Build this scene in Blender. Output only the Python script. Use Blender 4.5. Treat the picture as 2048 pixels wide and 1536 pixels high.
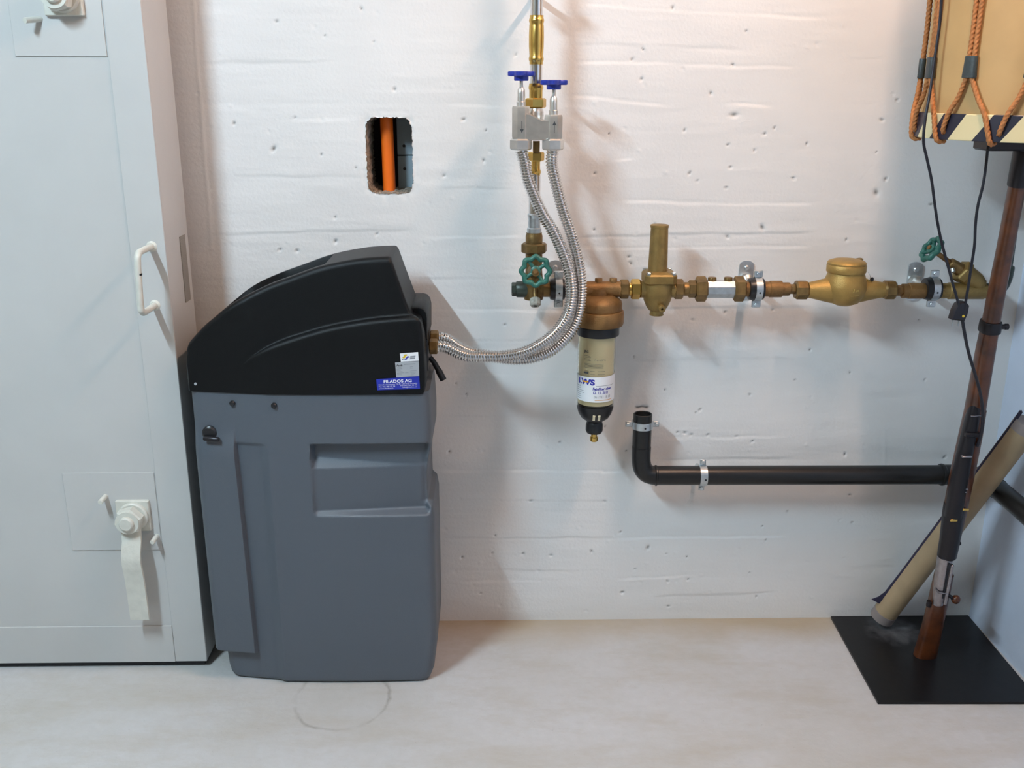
import bpy, math, random
import numpy as np
from mathutils import Vector, Matrix

# ------------------------------------------------------------------ clear
for o in list(bpy.data.objects): bpy.data.objects.remove(o)
scene = bpy.context.scene
COL = scene.collection
random.seed(7)
PI = math.pi

# ------------------------------------------------------------------ camera (metres; wall_back is the plane Y=0, floor Z=0)
cam_d = bpy.data.cameras.new('camera'); cam = bpy.data.objects.new('camera', cam_d); COL.objects.link(cam)
cam_d.sensor_fit = 'HORIZONTAL'; cam_d.sensor_width = 36.0
cam_d.lens = 36.0 * 1970.0 / 2048.0
cam_d.clip_start = 0.02
pit, yaw, rol = math.radians(17.0), math.radians(-1.2), math.radians(-0.15)
fw = Vector((-math.sin(yaw)*math.cos(pit), math.cos(yaw)*math.cos(pit), -math.sin(pit)))
rt = Vector((math.cos(yaw), math.sin(yaw), 0.0)); dn = fw.cross(rt)
r2 = math.cos(rol)*rt + math.sin(rol)*dn; d2 = -math.sin(rol)*rt + math.cos(rol)*dn
cam.matrix_world = Matrix(((r2.x, -d2.x, -fw.x, 0.0), (r2.y, -d2.y, -fw.y, -2.25), (r2.z, -d2.z, -fw.z, 1.325), (0, 0, 0, 1)))
scene.camera = cam

# ------------------------------------------------------------------ world, lights, exposure
w = bpy.data.worlds.new('world'); scene.world = w; w.use_nodes = True
w.node_tree.nodes['Background'].inputs[0].default_value = (0.5, 0.55, 0.62, 1)
w.node_tree.nodes['Background'].inputs[1].default_value = 0.05
scene.view_settings.view_transform = 'Standard'
scene.view_settings.look = 'None'
scene.view_settings.gamma = 1.0
scene.view_settings.use_curve_mapping = False
scene.view_settings.exposure = 0.15
# two fluorescent tubes under the ceiling light the room; their emission lives in tube_lamp() below
WARM = dict(x=0.70, y0=-0.55, y1=-1.05, z=2.30, strength=310.0, color=(1.0, 0.66, 0.48))
COOL = dict(x=-1.15, y0=-1.25, y1=-1.95, z=2.33, strength=860.0, color=(0.63, 0.84, 1.0))

# ------------------------------------------------------------------ materials
def nd(nt, t, **kw):
    n = nt.nodes.new(t)
    for k, v in kw.items(): setattr(n, k, v)
    return n
def mat(name, col, rough=0.5, metal=0.0, spec=0.5, var=0.0, vscale=8.0, bump=0.0, bscale=60.0, col2=None, coat=0.0, trans=0.0, emit=None):
    m = bpy.data.materials.new(name); m.use_nodes = True; nt = m.node_tree
    b = nt.nodes['Principled BSDF']
    b.inputs['Base Color'].default_value = (*col, 1); b.inputs['Roughness'].default_value = rough
    b.inputs['Metallic'].default_value = metal; b.inputs['Specular IOR Level'].default_value = spec
    b.inputs['Coat Weight'].default_value = coat; b.inputs['Transmission Weight'].default_value = trans
    if emit:
        b.inputs['Emission Color'].default_value = (*emit[0], 1); b.inputs['Emission Strength'].default_value = emit[1]
    tc = nd(nt, 'ShaderNodeTexCoord')
    if var > 0 or col2:
        n = nd(nt, 'ShaderNodeTexNoise'); n.inputs['Scale'].default_value = vscale; n.inputs['Detail'].default_value = 6
        nt.links.new(tc.outputs['Object'], n.inputs['Vector'])
        mx = nd(nt, 'ShaderNodeMix', data_type='RGBA')
        c2 = col2 if col2 else tuple(c*(1-var) for c in col)
        mx.inputs[6].default_value = (*col, 1); mx.inputs[7].default_value = (*c2, 1)
        rp = nd(nt, 'ShaderNodeValToRGB'); rp.color_ramp.elements[0].position = 0.38; rp.color_ramp.elements[1].position = 0.66
        nt.links.new(n.outputs['Fac'], rp.inputs['Fac']); nt.links.new(rp.outputs['Color'], mx.inputs[0])
        nt.links.new(mx.outputs[2], b.inputs['Base Color'])
    if bump > 0:
        n2 = nd(nt, 'ShaderNodeTexNoise'); n2.inputs['Scale'].default_value = bscale; n2.inputs['Detail'].default_value = 5
        nt.links.new(tc.outputs['Object'], n2.inputs['Vector'])
        bp = nd(nt, 'ShaderNodeBump'); bp.inputs['Strength'].default_value = bump; bp.inputs['Distance'].default_value = 0.002
        nt.links.new(n2.outputs['Fac'], bp.inputs['Height']); nt.links.new(bp.outputs['Normal'], b.inputs['Normal'])
    return m
M = {}
M['wall'] = mat('white_painted_concrete', (0.78, 0.765, 0.745), 0.6, var=0.05, vscale=3.0, bump=0.35, bscale=140)
M['bare'] = mat('bare_grey_concrete', (0.24, 0.19, 0.135), 0.8, var=0.15, vscale=2.0)
M['side_wall'] = mat('white_paint_bluish_light', (0.64, 0.71, 0.84), 0.7, var=0.12, vscale=4.0, bump=0.4, bscale=50)  # white wall, with the bluish light on it put into the base colour
M['plain_wall'] = mat('plain_white_paint', (0.80, 0.79, 0.77), 0.7, bump=0.3, bscale=60)
M['reveal'] = mat('broken_concrete', (0.46, 0.41, 0.34), 0.9, col2=(0.20, 0.17, 0.13), vscale=60, bump=1.0, bscale=200)
M['door'] = mat('cream_door_paint', (0.555, 0.55, 0.535), 0.38, var=0.05, vscale=5, bump=0.15, bscale=40)
M['door_metal'] = mat('cream_latch_paint', (0.66, 0.65, 0.58), 0.4, var=0.08, vscale=60, bump=0.2, bscale=200)
M['slot'] = mat('perforated_strip', (0.20, 0.19, 0.17), 0.6, col2=(0.33, 0.30, 0.26), vscale=700)
M['gap_dark'] = mat('gap_black', (0.012, 0.013, 0.018), 0.6)  # plain black for gaps, holes and grooves
M['body'] = mat('grey_plastic', (0.090, 0.106, 0.128), 0.42, bump=0.25, bscale=900)
M['lid'] = mat('black_plastic', (0.004, 0.0048, 0.0055), 0.40, spec=0.22, bump=0.3, bscale=900)
M['black'] = mat('black_moulding', (0.01, 0.01, 0.012), 0.35)
M['paper'] = mat('white_sticker', (0.80, 0.82, 0.84), 0.4)
M['plate'] = mat('silver_rating_plate', (0.42, 0.45, 0.48), 0.4, metal=0.2)
M['blue_st'] = mat('blue_sticker', (0.015, 0.03, 0.36), 0.35)
M['white_ink'] = mat('white_ink', (0.85, 0.86, 0.9), 0.5)
M['dark_ink'] = mat('dark_ink', (0.05, 0.055, 0.06), 0.5)
M['grey_ink'] = mat('grey_ink', (0.25, 0.27, 0.30), 0.5)
M['blue_ink'] = mat('blue_ink', (0.03, 0.03, 0.35), 0.5)
M['yellow_ink'] = mat('yellow_ink', (0.70, 0.48, 0.04), 0.5)
M['orange_ink'] = mat('orange_ink', (0.75, 0.35, 0.03), 0.5)
M['steel'] = mat('stainless_hose', (0.74, 0.73, 0.72), 0.20, metal=1.0)
M['chrome'] = mat('nickel_plated', (0.74, 0.72, 0.68), 0.34, metal=0.9, var=0.12, vscale=50)
M['zinc'] = mat('zinc_plated', (0.62, 0.66, 0.68), 0.34, metal=0.9, var=0.15, vscale=90)
M['brass'] = mat('polished_brass', (0.72, 0.47, 0.13), 0.26, metal=1.0, var=0.1, vscale=60)
M['oldbrass'] = mat('old_brass', (0.27, 0.165, 0.06), 0.42, metal=0.7, var=0.35, vscale=50, bump=0.2, bscale=300)
M['bronze'] = mat('cast_bronze', (0.27, 0.145, 0.05), 0.5, metal=0.5, var=0.3, vscale=35, bump=0.4, bscale=350)
M['reducer'] = mat('olive_brass_casting', (0.32, 0.21, 0.07), 0.45, metal=0.6, var=0.25, vscale=40, bump=0.3, bscale=350)
M['meter'] = mat('gold_brass_casting', (0.44, 0.28, 0.085), 0.45, metal=0.6, var=0.15, vscale=50, bump=0.35, bscale=500)
M['green'] = mat('green_handwheel_paint', (0.03, 0.15, 0.115), 0.4, var=0.3, vscale=80)
M['greenpipe'] = mat('dark_green_fitting', (0.05, 0.065, 0.05), 0.4, metal=0.3, var=0.4, vscale=60)
M['blue'] = mat('blue_plastic', (0.012, 0.03, 0.30), 0.4)
M['knob'] = mat('ivory_drain_knob', (0.42, 0.40, 0.34), 0.5, var=0.3, vscale=150)
M['drain'] = mat('black_drain_plastic', (0.008, 0.0075, 0.0075), 0.36)
M['cream'] = mat('cream_filter_sleeve', (0.80, 0.72, 0.50), 0.5)
M['clear'] = mat('clear_bowl_plastic', (0.97, 0.95, 0.88), 0.06, trans=1.0)
M['clear'].node_tree.nodes['Principled BSDF'].inputs['IOR'].default_value = 1.12
M['orange'] = mat('orange_conduit', (0.95, 0.17, 0.006), 0.45)
M['panel'] = mat('blue_grey_panel', (0.30, 0.38, 0.43), 0.5)
M['brownboard'] = mat('dark_board', (0.07, 0.05, 0.05), 0.8)
M['wood'] = mat('brown_walnut', (0.115, 0.031, 0.008), 0.30, col2=(0.050, 0.014, 0.005), vscale=30, coat=0.3)
M['gunmetal'] = mat('blackened_steel', (0.022, 0.02, 0.024), 0.35, metal=0.5)
M['gunsteel'] = mat('bare_steel', (0.42, 0.40, 0.42), 0.28, metal=1.0, var=0.2, vscale=90)
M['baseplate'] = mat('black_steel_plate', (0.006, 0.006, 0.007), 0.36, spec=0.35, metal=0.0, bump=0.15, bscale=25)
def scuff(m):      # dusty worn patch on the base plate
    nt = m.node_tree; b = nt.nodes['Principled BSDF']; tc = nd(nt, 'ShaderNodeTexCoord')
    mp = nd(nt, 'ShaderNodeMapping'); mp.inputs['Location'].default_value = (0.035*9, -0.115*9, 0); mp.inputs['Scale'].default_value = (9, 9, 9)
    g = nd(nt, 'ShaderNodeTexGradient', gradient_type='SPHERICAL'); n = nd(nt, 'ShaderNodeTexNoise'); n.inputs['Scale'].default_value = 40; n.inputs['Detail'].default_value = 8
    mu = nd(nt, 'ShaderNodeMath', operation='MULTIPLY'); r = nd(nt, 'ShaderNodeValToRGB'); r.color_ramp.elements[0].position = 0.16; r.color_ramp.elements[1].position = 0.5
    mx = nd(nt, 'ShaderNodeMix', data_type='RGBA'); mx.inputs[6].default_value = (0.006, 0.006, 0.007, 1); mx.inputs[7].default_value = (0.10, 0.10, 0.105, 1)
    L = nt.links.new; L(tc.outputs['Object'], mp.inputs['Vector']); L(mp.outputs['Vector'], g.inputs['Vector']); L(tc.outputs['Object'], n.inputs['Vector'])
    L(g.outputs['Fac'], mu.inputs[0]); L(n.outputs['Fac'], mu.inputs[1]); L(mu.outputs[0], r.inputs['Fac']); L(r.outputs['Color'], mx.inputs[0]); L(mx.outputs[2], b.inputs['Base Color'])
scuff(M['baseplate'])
M['skin'] = mat('tan_drum_parchment', (0.48, 0.305, 0.125), 0.65, var=0.10, vscale=14)
M['hoopw'] = mat('cream_hoop_paint', (0.66, 0.56, 0.32), 0.45)
M['hoopb'] = mat('black_hoop_paint', (0.02, 0.02, 0.035), 0.35)
M['rope'] = mat('tan_rope', (0.44, 0.17, 0.05), 0.75, var=0.3, vscale=200)
M['leather'] = mat('black_leather', (0.03, 0.04, 0.042), 0.45, bump=0.3, bscale=300)
M['cord'] = mat('dark_blue_cord', (0.007, 0.007, 0.014), 0.45)
M['card'] = mat('tan_cardboard', (0.40, 0.295, 0.175), 0.6, var=0.18, vscale=12)
M['cardend'] = mat('grey_tube_end', (0.26, 0.22, 0.21), 0.6)
M['navy'] = mat('navy_paper', (0.02, 0.017, 0.045), 0.6)
M['fixture'] = mat('lamp_housing', (0.8, 0.8, 0.8), 0.5)

def floor_material():
    m = bpy.data.materials.new('stained_concrete_floor'); m.use_nodes = True; nt = m.node_tree; b = nt.nodes['Principled BSDF']
    b.inputs['Roughness'].default_value = 0.55
    tc = nd(nt, 'ShaderNodeTexCoord'); L = nt.links.new
    def noise(s, d=6, rough=0.6, vec=None):
        n = nd(nt, 'ShaderNodeTexNoise'); n.inputs['Scale'].default_value = s; n.inputs['Detail'].default_value = d; n.inputs['Roughness'].default_value = rough
        L(vec if vec else tc.outputs['Object'], n.inputs['Vector']); return n
    def ramp(src, p0, p1, c0=(0, 0, 0, 1), c1=(1, 1, 1, 1)):
        r = nd(nt, 'ShaderNodeValToRGB'); e = r.color_ramp.elements; e[0].position = p0; e[1].position = p1; e[0].color = c0; e[1].color = c1
        L(src, r.inputs['Fac']); return r
    def mix(fac, a, c):
        x = nd(nt, 'ShaderNodeMix', data_type='RGBA')
        L(fac, x.inputs[0])
        if isinstance(a, tuple): x.inputs[6].default_value = a
        else: L(a, x.inputs[6])
        if isinstance(c, tuple): x.inputs[7].default_value = c
        else: L(c, x.inputs[7])
        return x.outputs[2]
    def math_(op, a, bb):
        x = nd(nt, 'ShaderNodeMath', operation=op)
        for i, v in enumerate((a, bb)):
            if isinstance(v, (int, float)): x.inputs[i].default_value = v
            else: L(v, x.inputs[i])
        return x.outputs[0]
    big = ramp(noise(2.2).outputs['Fac'], 0.35, 0.68)
    c = mix(big.outputs['Color'], (0.57, 0.565, 0.57, 1), (0.50, 0.48, 0.45, 1))
    mp = nd(nt, 'ShaderNodeMapping'); mp.inputs['Scale'].default_value = (1.0, 3.0, 1.0); L(tc.outputs['Object'], mp.inputs['Vector'])
    st = ramp(noise(3.2, 9, 0.72, mp.outputs['Vector']).outputs['Fac'], 0.47, 0.72)
    c = mix(math_('MULTIPLY', st.outputs['Color'], 0.50), c, (0.40, 0.34, 0.25, 1))
    fine = ramp(noise(45, 4).outputs['Fac'], 0.3, 0.75)
    c = mix(math_('MULTIPLY', fine.outputs['Color'], 0.25), c, (0.40, 0.38, 0.35, 1))
    # yellowish strip that runs along the foot of the wall
    sep = nd(nt, 'ShaderNodeSeparateXYZ'); L(tc.outputs['Object'], sep.inputs[0])
    wob = math_('MULTIPLY', math_('SUBTRACT', noise(3.0).outputs['Fac'], 0.5), 0.22)
    strip = ramp(math_('ADD', sep.outputs['Y'], wob), 0.36, 0.5)   # floor object origin sits 0.5 m in front of the wall
    c = mix(math_('MULTIPLY', strip.outputs['Color'], 0.75), c, (0.38, 0.285, 0.165, 1))
    # old round repair patch in front of the softener: a thin dark ring
    dx = math_('DIVIDE', math_('ADD', sep.outputs['X'], 0.340), 0.105); dy = math_('DIVIDE', math_('SUBTRACT', sep.outputs['Y'], 0.170), 0.115)
    dw = math_('MULTIPLY', math_('SUBTRACT', noise(14).outputs['Fac'], 0.5), 0.35)
    rad = math_('ADD', math_('SQRT', math_('ADD', math_('MULTIPLY', dx, dx), math_('MULTIPLY', dy, dy)), 0.0), dw)
    ring = math_('SUBTRACT', 1.0, math_('MULTIPLY', math_('ABSOLUTE', math_('SUBTRACT', rad, 1.0), 0.0), 16.0))
    ringc = math_('MAXIMUM', ring, 0.0)
    ringn = math_('MULTIPLY', ringc, ramp(noise(9).outputs['Fac'], 0.35, 0.6).outputs['Color'])
    c = mix(math_('MULTIPLY', ringn, 0.7), c, (0.25, 0.22, 0.19, 1))
    sp = ramp(noise(130, 2).outputs['Fac'], 0.73, 0.76)
    c = mix(math_('MULTIPLY', sp.outputs['Color'], 0.5), c, (0.22, 0.20, 0.17, 1))
    L(c, b.inputs['Base Color'])
    bp = nd(nt, 'ShaderNodeBump'); bp.inputs['Strength'].default_value = 0.25; bp.inputs['Distance'].default_value = 0.003
    L(noise(70, 6).outputs['Fac'], bp.inputs['Height']); L(bp.outputs['Normal'], b.inputs['Normal'])
    return m
M['floor'] = floor_material()
def wall_pits(m):      # shade painted dark into the air holes of the concrete (mask stored per vertex)
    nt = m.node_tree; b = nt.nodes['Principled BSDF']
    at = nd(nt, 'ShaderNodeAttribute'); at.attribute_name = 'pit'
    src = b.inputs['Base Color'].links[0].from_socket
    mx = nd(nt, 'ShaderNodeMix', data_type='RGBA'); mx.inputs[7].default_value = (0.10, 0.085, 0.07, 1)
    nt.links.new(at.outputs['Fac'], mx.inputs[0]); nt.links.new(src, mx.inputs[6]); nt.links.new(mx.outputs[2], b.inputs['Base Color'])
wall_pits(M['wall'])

# ------------------------------------------------------------------ builders
ORG = {}
def V(*a): return Vector(a[0] if len(a) == 1 else a)
def frame(d):
    d = V(d).normalized(); a = Vector((0, 0, 1)) if abs(d.z) < 0.9 else Vector((0, -1, 0))
    u = a.cross(d).normalized(); v = d.cross(u); return u, v, d
class MB:
    def __init__(s): s.v = []; s.f = []; s.mi = []; s.cur = 0
    def face(s, *i): s.f.append(i); s.mi.append(s.cur)
    def rings(s, rings, closed=True, cap0=True, cap1=True):
        n = len(rings[0]); base = len(s.v)
        for r in rings: s.v += [tuple(p) for p in r]
        for i in range(len(rings)-1):
            for j in range(n if closed else n-1):
                a = base+i*n+j; b = base+i*n+(j+1) % n
                s.face(a, b, b+n, a+n)
        if cap0 and closed: s.face(*[base+j for j in reversed(range(n))])
        if cap1 and closed: s.face(*[base+(len(rings)-1)*n+j for j in range(n)])
        return s
    def lathe(s, prof, o, d=(0, 0, 1), seg=32, rot=0.0):
        u, v, d = frame(d); o = V(o); R = []
        for r, h in prof:
            r = max(r, 1e-5)
            R.append([o + d*h + u*(r*math.cos(rot+2*PI*k/seg)) + v*(r*math.sin(rot+2*PI*k/seg)) for k in range(seg)])
        return s.rings(R)
    def nut(s, o, d, r, h, seg=6, rot=0.0):
        return s.lathe([(r*0.86, 0), (r, 0.13*h), (r, 0.87*h), (r*0.86, h)], o, d, seg, rot)
    def tube(s, pts, r, seg=12, cap=True, rf=None, res=None):
        pts = [V(p) for p in pts]; n = len(pts)
        T = [(pts[min(i+1, n-1)]-pts[max(i-1, 0)]).normalized() for i in range(n)]
        u = frame(T[0])[0]; R = []
        for i in range(n):
            u = (u - T[i]*u.dot(T[i])).normalized(); v = T[i].cross(u)
            row = []
            for k in range(seg):
                a = 2*PI*k/seg
                rr = rf(i, a) if rf else (r[i] if isinstance(r, (list, tuple)) else r)
                row.append(pts[i] + u*(rr*math.cos(a)) + v*(rr*math.sin(a)))
            R.append(row)
        return s.rings(R, True, cap, cap)
    def box(s, c, size, U=(1, 0, 0), Vv=(0, 1, 0), W=(0, 0, 1), bev=0.0):
        c = V(c); U, Vv, W = V(U), V(Vv), V(W); a, b, h = size[0]/2, size[1]/2, size[2]/2
        def ring(z, i): return [c+U*x+Vv*y+W*z for x, y in ((-a+i, -b), (a-i, -b), (a, -b+i), (a, b-i), (a-i, b), (-a+i, b), (-a, b-i), (-a, -b+i))]
        def ring2(z, i): return [c+U*x+Vv*y+W*z for x, y in ((-a+2*i, -b+i), (a-2*i, -b+i), (a-i, -b+2*i), (a-i, b-2*i), (a-2*i, b-i), (-a+2*i, b-i), (-a+i, b-2*i), (-a+i, -b+2*i))]
        if bev <= 0:
            return s.rings([[c+U*x+Vv*y+W*z for x, y in ((-a, -b), (a, -b), (a, b), (-a, b))] for z in (-h, h)])
        return s.rings([ring2(-h, bev), ring(-h+bev, bev), ring(h-bev, bev), ring2(h, bev)])
    def prism(s, poly, d, bev=0.0):       # closed planar polygon (3-D points) pushed along vector d, with softened end faces
        P = [V(p) for p in poly]; d = V(d); c = sum(P, Vector())/len(P); k = 1-bev
        if bev <= 0: return s.rings([P, [p+d for p in P]])
        dd = d.normalized()*min(d.length*0.3, (P[0]-c).length*bev)
        sh = [c+(p-c)*k for p in P]
        return s.rings([sh, [p+dd for p in P], [p+d-dd for p in P], [p+d for p in sh]])
    def build(s, name, m, parent=None, origin=None, smooth=35, sub=0):
        me = bpy.data.meshes.new(name)
        if parent is not None: org = ORG[parent.name]
        elif origin is not None: org = V(origin)
        else:
            A = np.array(s.v); org = V(float((A[:, 0].min()+A[:, 0].max())/2), float((A[:, 1].min()+A[:, 1].max())/2), float(A[:, 2].min()))
        me.from_pydata([(p[0]-org[0], p[1]-org[1], p[2]-org[2]) for p in s.v], [], s.f)
        me.validate()
        ms = m if isinstance(m, (list, tuple)) else [m]
        for x in ms: me.materials.append(M[x])
        if len(ms) > 1: me.polygons.foreach_set('material_index', s.mi)
        import bmesh
        bm = bmesh.new(); bm.from_mesh(me); bmesh.ops.recalc_face_normals(bm, faces=bm.faces); bm.to_mesh(me); bm.free()
        if smooth:
            me.polygons.foreach_set('use_smooth', [True]*len(me.polygons)); me.set_sharp_from_angle(angle=math.radians(smooth))
        o = bpy.data.objects.new(name, me); COL.objects.link(o); ORG[o.name] = org
        if parent is not None: o.parent = parent
        else: o.location = org
        return o
def thing(name, loc, label, cat, group=None, kind=None):
    o = bpy.data.objects.new(name, None); COL.objects.link(o); o.location = loc; ORG[o.name] = V(loc); o.empty_display_size = 0.05
    return tag(o, label, cat, group, kind)
def tag(o, label, cat=None, group=None, kind=None):
    o['label'] = label
    if cat: o['category'] = cat
    if group: o['group'] = group
    if kind: o['kind'] = kind
    return o
def struct(o, label, cat): return tag(o, label, cat, None, 'structure')
def spline(P, n):                # Catmull-Rom through points, n steps each
    P = [V(p) for p in P]; Q = [P[0]*2-P[1]]+P+[P[-1]*2-P[-2]]; out = []
    for i in range(1, len(Q)-2):
        a, b, c, d = Q[i-1:i+3]
        for k in range(n):
            t = k/n; out.append(0.5*((2*b)+(c-a)*t+(2*a-5*b+4*c-d)*t*t+(3*b-a-3*c+d)*t**3))
    out.append(P[-1]); return out
def resample(pts, step):
    L = [0.0]
    for a, b in zip(pts, pts[1:]): L.append(L[-1]+(b-a).length)
    n = max(2, int(L[-1]/step)); out = []; j = 0
    for i in range(n+1):
        t = L[-1]*i/n
        while j < len(L)-2 and L[j+1] < t: j += 1
        f = (t-L[j])/max(1e-9, L[j+1]-L[j]); out.append(pts[j].lerp(pts[j+1], min(1, max(0, f))))
    return out
def sstep(a, b, x):
    t = min(1.0, max(0.0, (x-a)/(b-a))); return t*t*(3-2*t)
def interp(x, xs, ys): return float(np.interp(x, xs, ys))
def text(body, size, shear=0.0, bold=0.0, space=1.0):
    cu = bpy.data.curves.new('txt', 'FONT'); cu.body = body; cu.size = size; cu.shear = shear; cu.offset = bold; cu.space_character = space; cu.resolution_u = 3
    o = bpy.data.objects.new('txt', cu); COL.objects.link(o)
    dg = bpy.context.evaluated_depsgraph_get(); me = bpy.data.meshes.new_from_object(o.evaluated_get(dg))
    vs = [tuple(v.co) for v in me.vertices]; fs = [tuple(p.vertices) for p in me.polygons]
    bpy.data.objects.remove(o); bpy.data.curves.remove(cu); bpy.data.meshes.remove(me)
    return vs, fs
def add_text(mb, body, size, fn, x, y, width=None, **kw):    # fn maps sheet coordinates (x, y) to a 3-D point
    vs, fs = text(body, size, **kw)
    k = 1.0
    if width: k = width/max(1e-6, max(v[0] for v in vs)-min(v[0] for v in vs))
    b = len(mb.v); mb.v += [tuple(fn(x+v[0]*k, y+v[1])) for v in vs]
    for f in fs: mb.face(*[b+i for i in f])
def add_bar(mb, fn, x0, x1, y, h, n=8):
    b = len(mb.v)
    for i in range(n+1):
        x = x0+(x1-x0)*i/n; mb.v += [tuple(fn(x, y)), tuple(fn(x, y+h))]
    for i in range(n): mb.face(b+2*i, b+2*i+2, b+2*i+3, b+2*i+1)

# ================================================================== THE ROOM
XR, XL, YF, ZC = 1.238, -2.3, -3.7, 2.45
def slab(name, m, c, size, label, cat):
    mb = MB(); mb.box(c, size); return struct(mb.build(name, m, smooth=0), label, cat)
fl = MB(); n = 30
for i in range(2):
    for j in range(2): fl.v.append((XL-0.1 if i == 0 else XR+0.1, YF-0.1 if j == 0 else 0.2, 0.0))
for i in range(2):
    for j in range(2): fl.v.append((XL-0.1 if i == 0 else XR+0.1, YF-0.1 if j == 0 else 0.2, -0.12))
fl.face(0, 2, 3, 1); fl.face(4, 5, 7, 6); fl.face(0, 1, 5, 4); fl.face(2, 6, 7, 3); fl.face(0, 4, 6, 2); fl.face(1, 3, 7, 5)
struct(fl.build('floor', 'floor', origin=(0, -0.5, 0), smooth=0), 'stained bare concrete floor of the cellar', 'floor')
slab('ceiling', 'bare', ((XL+XR)/2, YF/2, ZC+0.06), (XR-XL+0.2, -YF+0.4, 0.12), 'bare grey concrete ceiling of the cellar', 'ceiling')
slab('wall_left', 'bare', (XL-0.06, YF/2, ZC/2), (0.12, -YF+0.2, ZC), 'bare grey side wall left of the door', 'wall')
slab('wall_front', 'bare', ((XL+XR)/2, YF-0.06, ZC/2), (XR-XL+0.2, 0.12, ZC), 'bare grey wall opposite the water pipes', 'wall')
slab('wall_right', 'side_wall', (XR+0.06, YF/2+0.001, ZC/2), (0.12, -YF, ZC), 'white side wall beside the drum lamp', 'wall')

# ---- back wall: board-marked concrete with air holes and a broken-out opening
xs = np.concatenate([np.linspace(XL, -0.735, 12)[:-1], np.arange(-0.735, XR+0.008, 0.003)])
zs = np.concatenate([np.arange(0, 1.62, 0.003), np.linspace(1.62, ZC, 12)])
GX, GZ = np.meshgrid(xs, zs)
rng = np.random.default_rng(3)
def vnoise(sx, sz, seed):
    r = np.random.default_rng(seed); a = r.random((64, 64))
    fx = (GX+3)/sx; fz = (GZ+1)/sz; ix = np.floor(fx).astype(int); iz = np.floor(fz).astype(int)
    tx = fx-ix; tz = fz-iz; tx = tx*tx*(3-2*tx); tz = tz*tz*(3-2*tz)
    g = lambda i, j: a[np.mod(i, 64), np.mod(j, 64)]
    return (g(ix, iz)*(1-tx)+g(ix+1, iz)*tx)*(1-tz)+(g(ix, iz+1)*(1-tx)+g(ix+1, iz+1)*tx)*tz-0.5
H = vnoise(0.5, 0.09, 1)*0.0016+vnoise(0.12, 0.02, 2)*0.0009+vnoise(0.05, 0.008, 5)*0.0005
LINES = [  # board joints: two ends, strength (mm), side of the proud board
 ((-0.6330, 0.0000, 1.3633), (-0.3054, 0.0000, 1.3694), 1.3, 1), ((0.1692, 0.0000, 1.3707), (0.6865, 0.0000, 1.3587), 1.6, -1), ((0.1618, 0.0000, 1.2998), (0.4053, 0.0000, 1.2771), 2.6, -1), ((0.5046, 0.0000, 1.2836), (0.6382, 0.0000, 1.2775), 2.8, -1),
 ((-0.6562, 0.0000, 0.9931), (-0.1689, 0.0000, 1.0042), 1.4, 1), ((-0.1636, 0.0000, 0.9872), (0.0828, 0.0000, 0.9927), 1.5, -1), ((0.1732, 0.0000, 0.9881), (0.7536, 0.0000, 0.9982), 2.0, 1), ((0.2738, 0.0000, 1.0696), (0.7476, 0.0000, 1.0618), 1.8, -1),
 ((0.1910, 0.0000, 0.9617), (0.7451, 0.0000, 0.9659), 1.4, -1), ((-0.5946, 0.0000, 1.1246), (-0.2854, 0.0000, 1.1227), 1.0, 1), ((-0.1385, 0.0000, 1.0974), (0.0640, 0.0000, 1.0952), 1.2, 1), ((-0.1126, 0.0000, 1.2802), (0.0411, 0.0000, 1.2763), 1.4, -1), ((-0.1114, 0.0000, 1.3389), (0.0301, 0.0000, 1.3424), 1.0, 1),
 ((0.1599, 0.0000, 1.4057), (0.5628, 0.0000, 1.3967), 1.3, 1), ((0.1691, 0.0000, 1.4866), (0.7318, 0.0000, 1.4586), 1.4, -1), ((-0.4643, 0.0000, 1.2478), (-0.2890, 0.0000, 1.2491), 1.0, -1), ((0.2597, 0.0000, 1.1582), (0.3380, 0.0000, 1.1649), 3.0, -1), ((0.6686, 0.0000, 1.1827), (0.7358, 0.0000, 1.1872), 2.4, -1),
 ((-0.1717, 0.0000, 0.8936), (0.0766, 0.0000, 0.8910), 1.2, 1), ((-0.1678, 0.0000, 0.8193), (0.1941, 0.0000, 0.8162), 1.5, -1), ((0.2994, 0.0000, 0.8208), (0.7703, 0.0000, 0.8222), 1.6, 1), ((-0.1226, 0.0000, 0.7459), (0.2075, -0.0000, 0.7401), 1.0, 1), ((-0.1361, 0.0000, 0.6625), (0.2213, 0.0000, 0.6588), 1.0, -1), ((0.3038, 0.0000, 0.6932), (0.7340, 0.0000, 0.6980), 1.2, 1),
 ((-0.1382, 0.0000, 0.5570), (0.2239, 0.0000, 0.5503), 0.9, 1), ((0.3961, 0.0000, 0.4993), (0.7146, 0.0000, 0.5004), 1.3, -1), ((0.3925, 0.0000, 0.4406), (0.7442, 0.0000, 0.4427), 1.5, 1), ((-0.1411, 0.0000, 0.4160), (0.3407, 0.0000, 0.4119), 1.6, -1), ((-0.1303, 0.0000, 0.3375), (0.3289, 0.0000, 0.3305), 0.8, 1),
 ((-0.1323, 0.0000, 0.2342), (0.3325, 0.0000, 0.2294), 1.6, 1), ((0.2947, 0.0000, 0.2297), (0.7623, 0.0000, 0.2346), 1.8, -1), ((-0.1339, 0.0000, 0.1453), (0.2976, 0.0000, 0.1389), 0.9, 1), ((0.2983, 0.0000, 0.1163), (0.5280, 0.0000, 0.1258), 1.6, -1), ((0.3900, 0.0000, 0.0627), (0.7374, 0.0000, 0.0755), 1.6, 1), ((-0.1092, 0.0000, 0.1098), (0.1452, 0.0000, 0.1147), 1.0, -1)]
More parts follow.
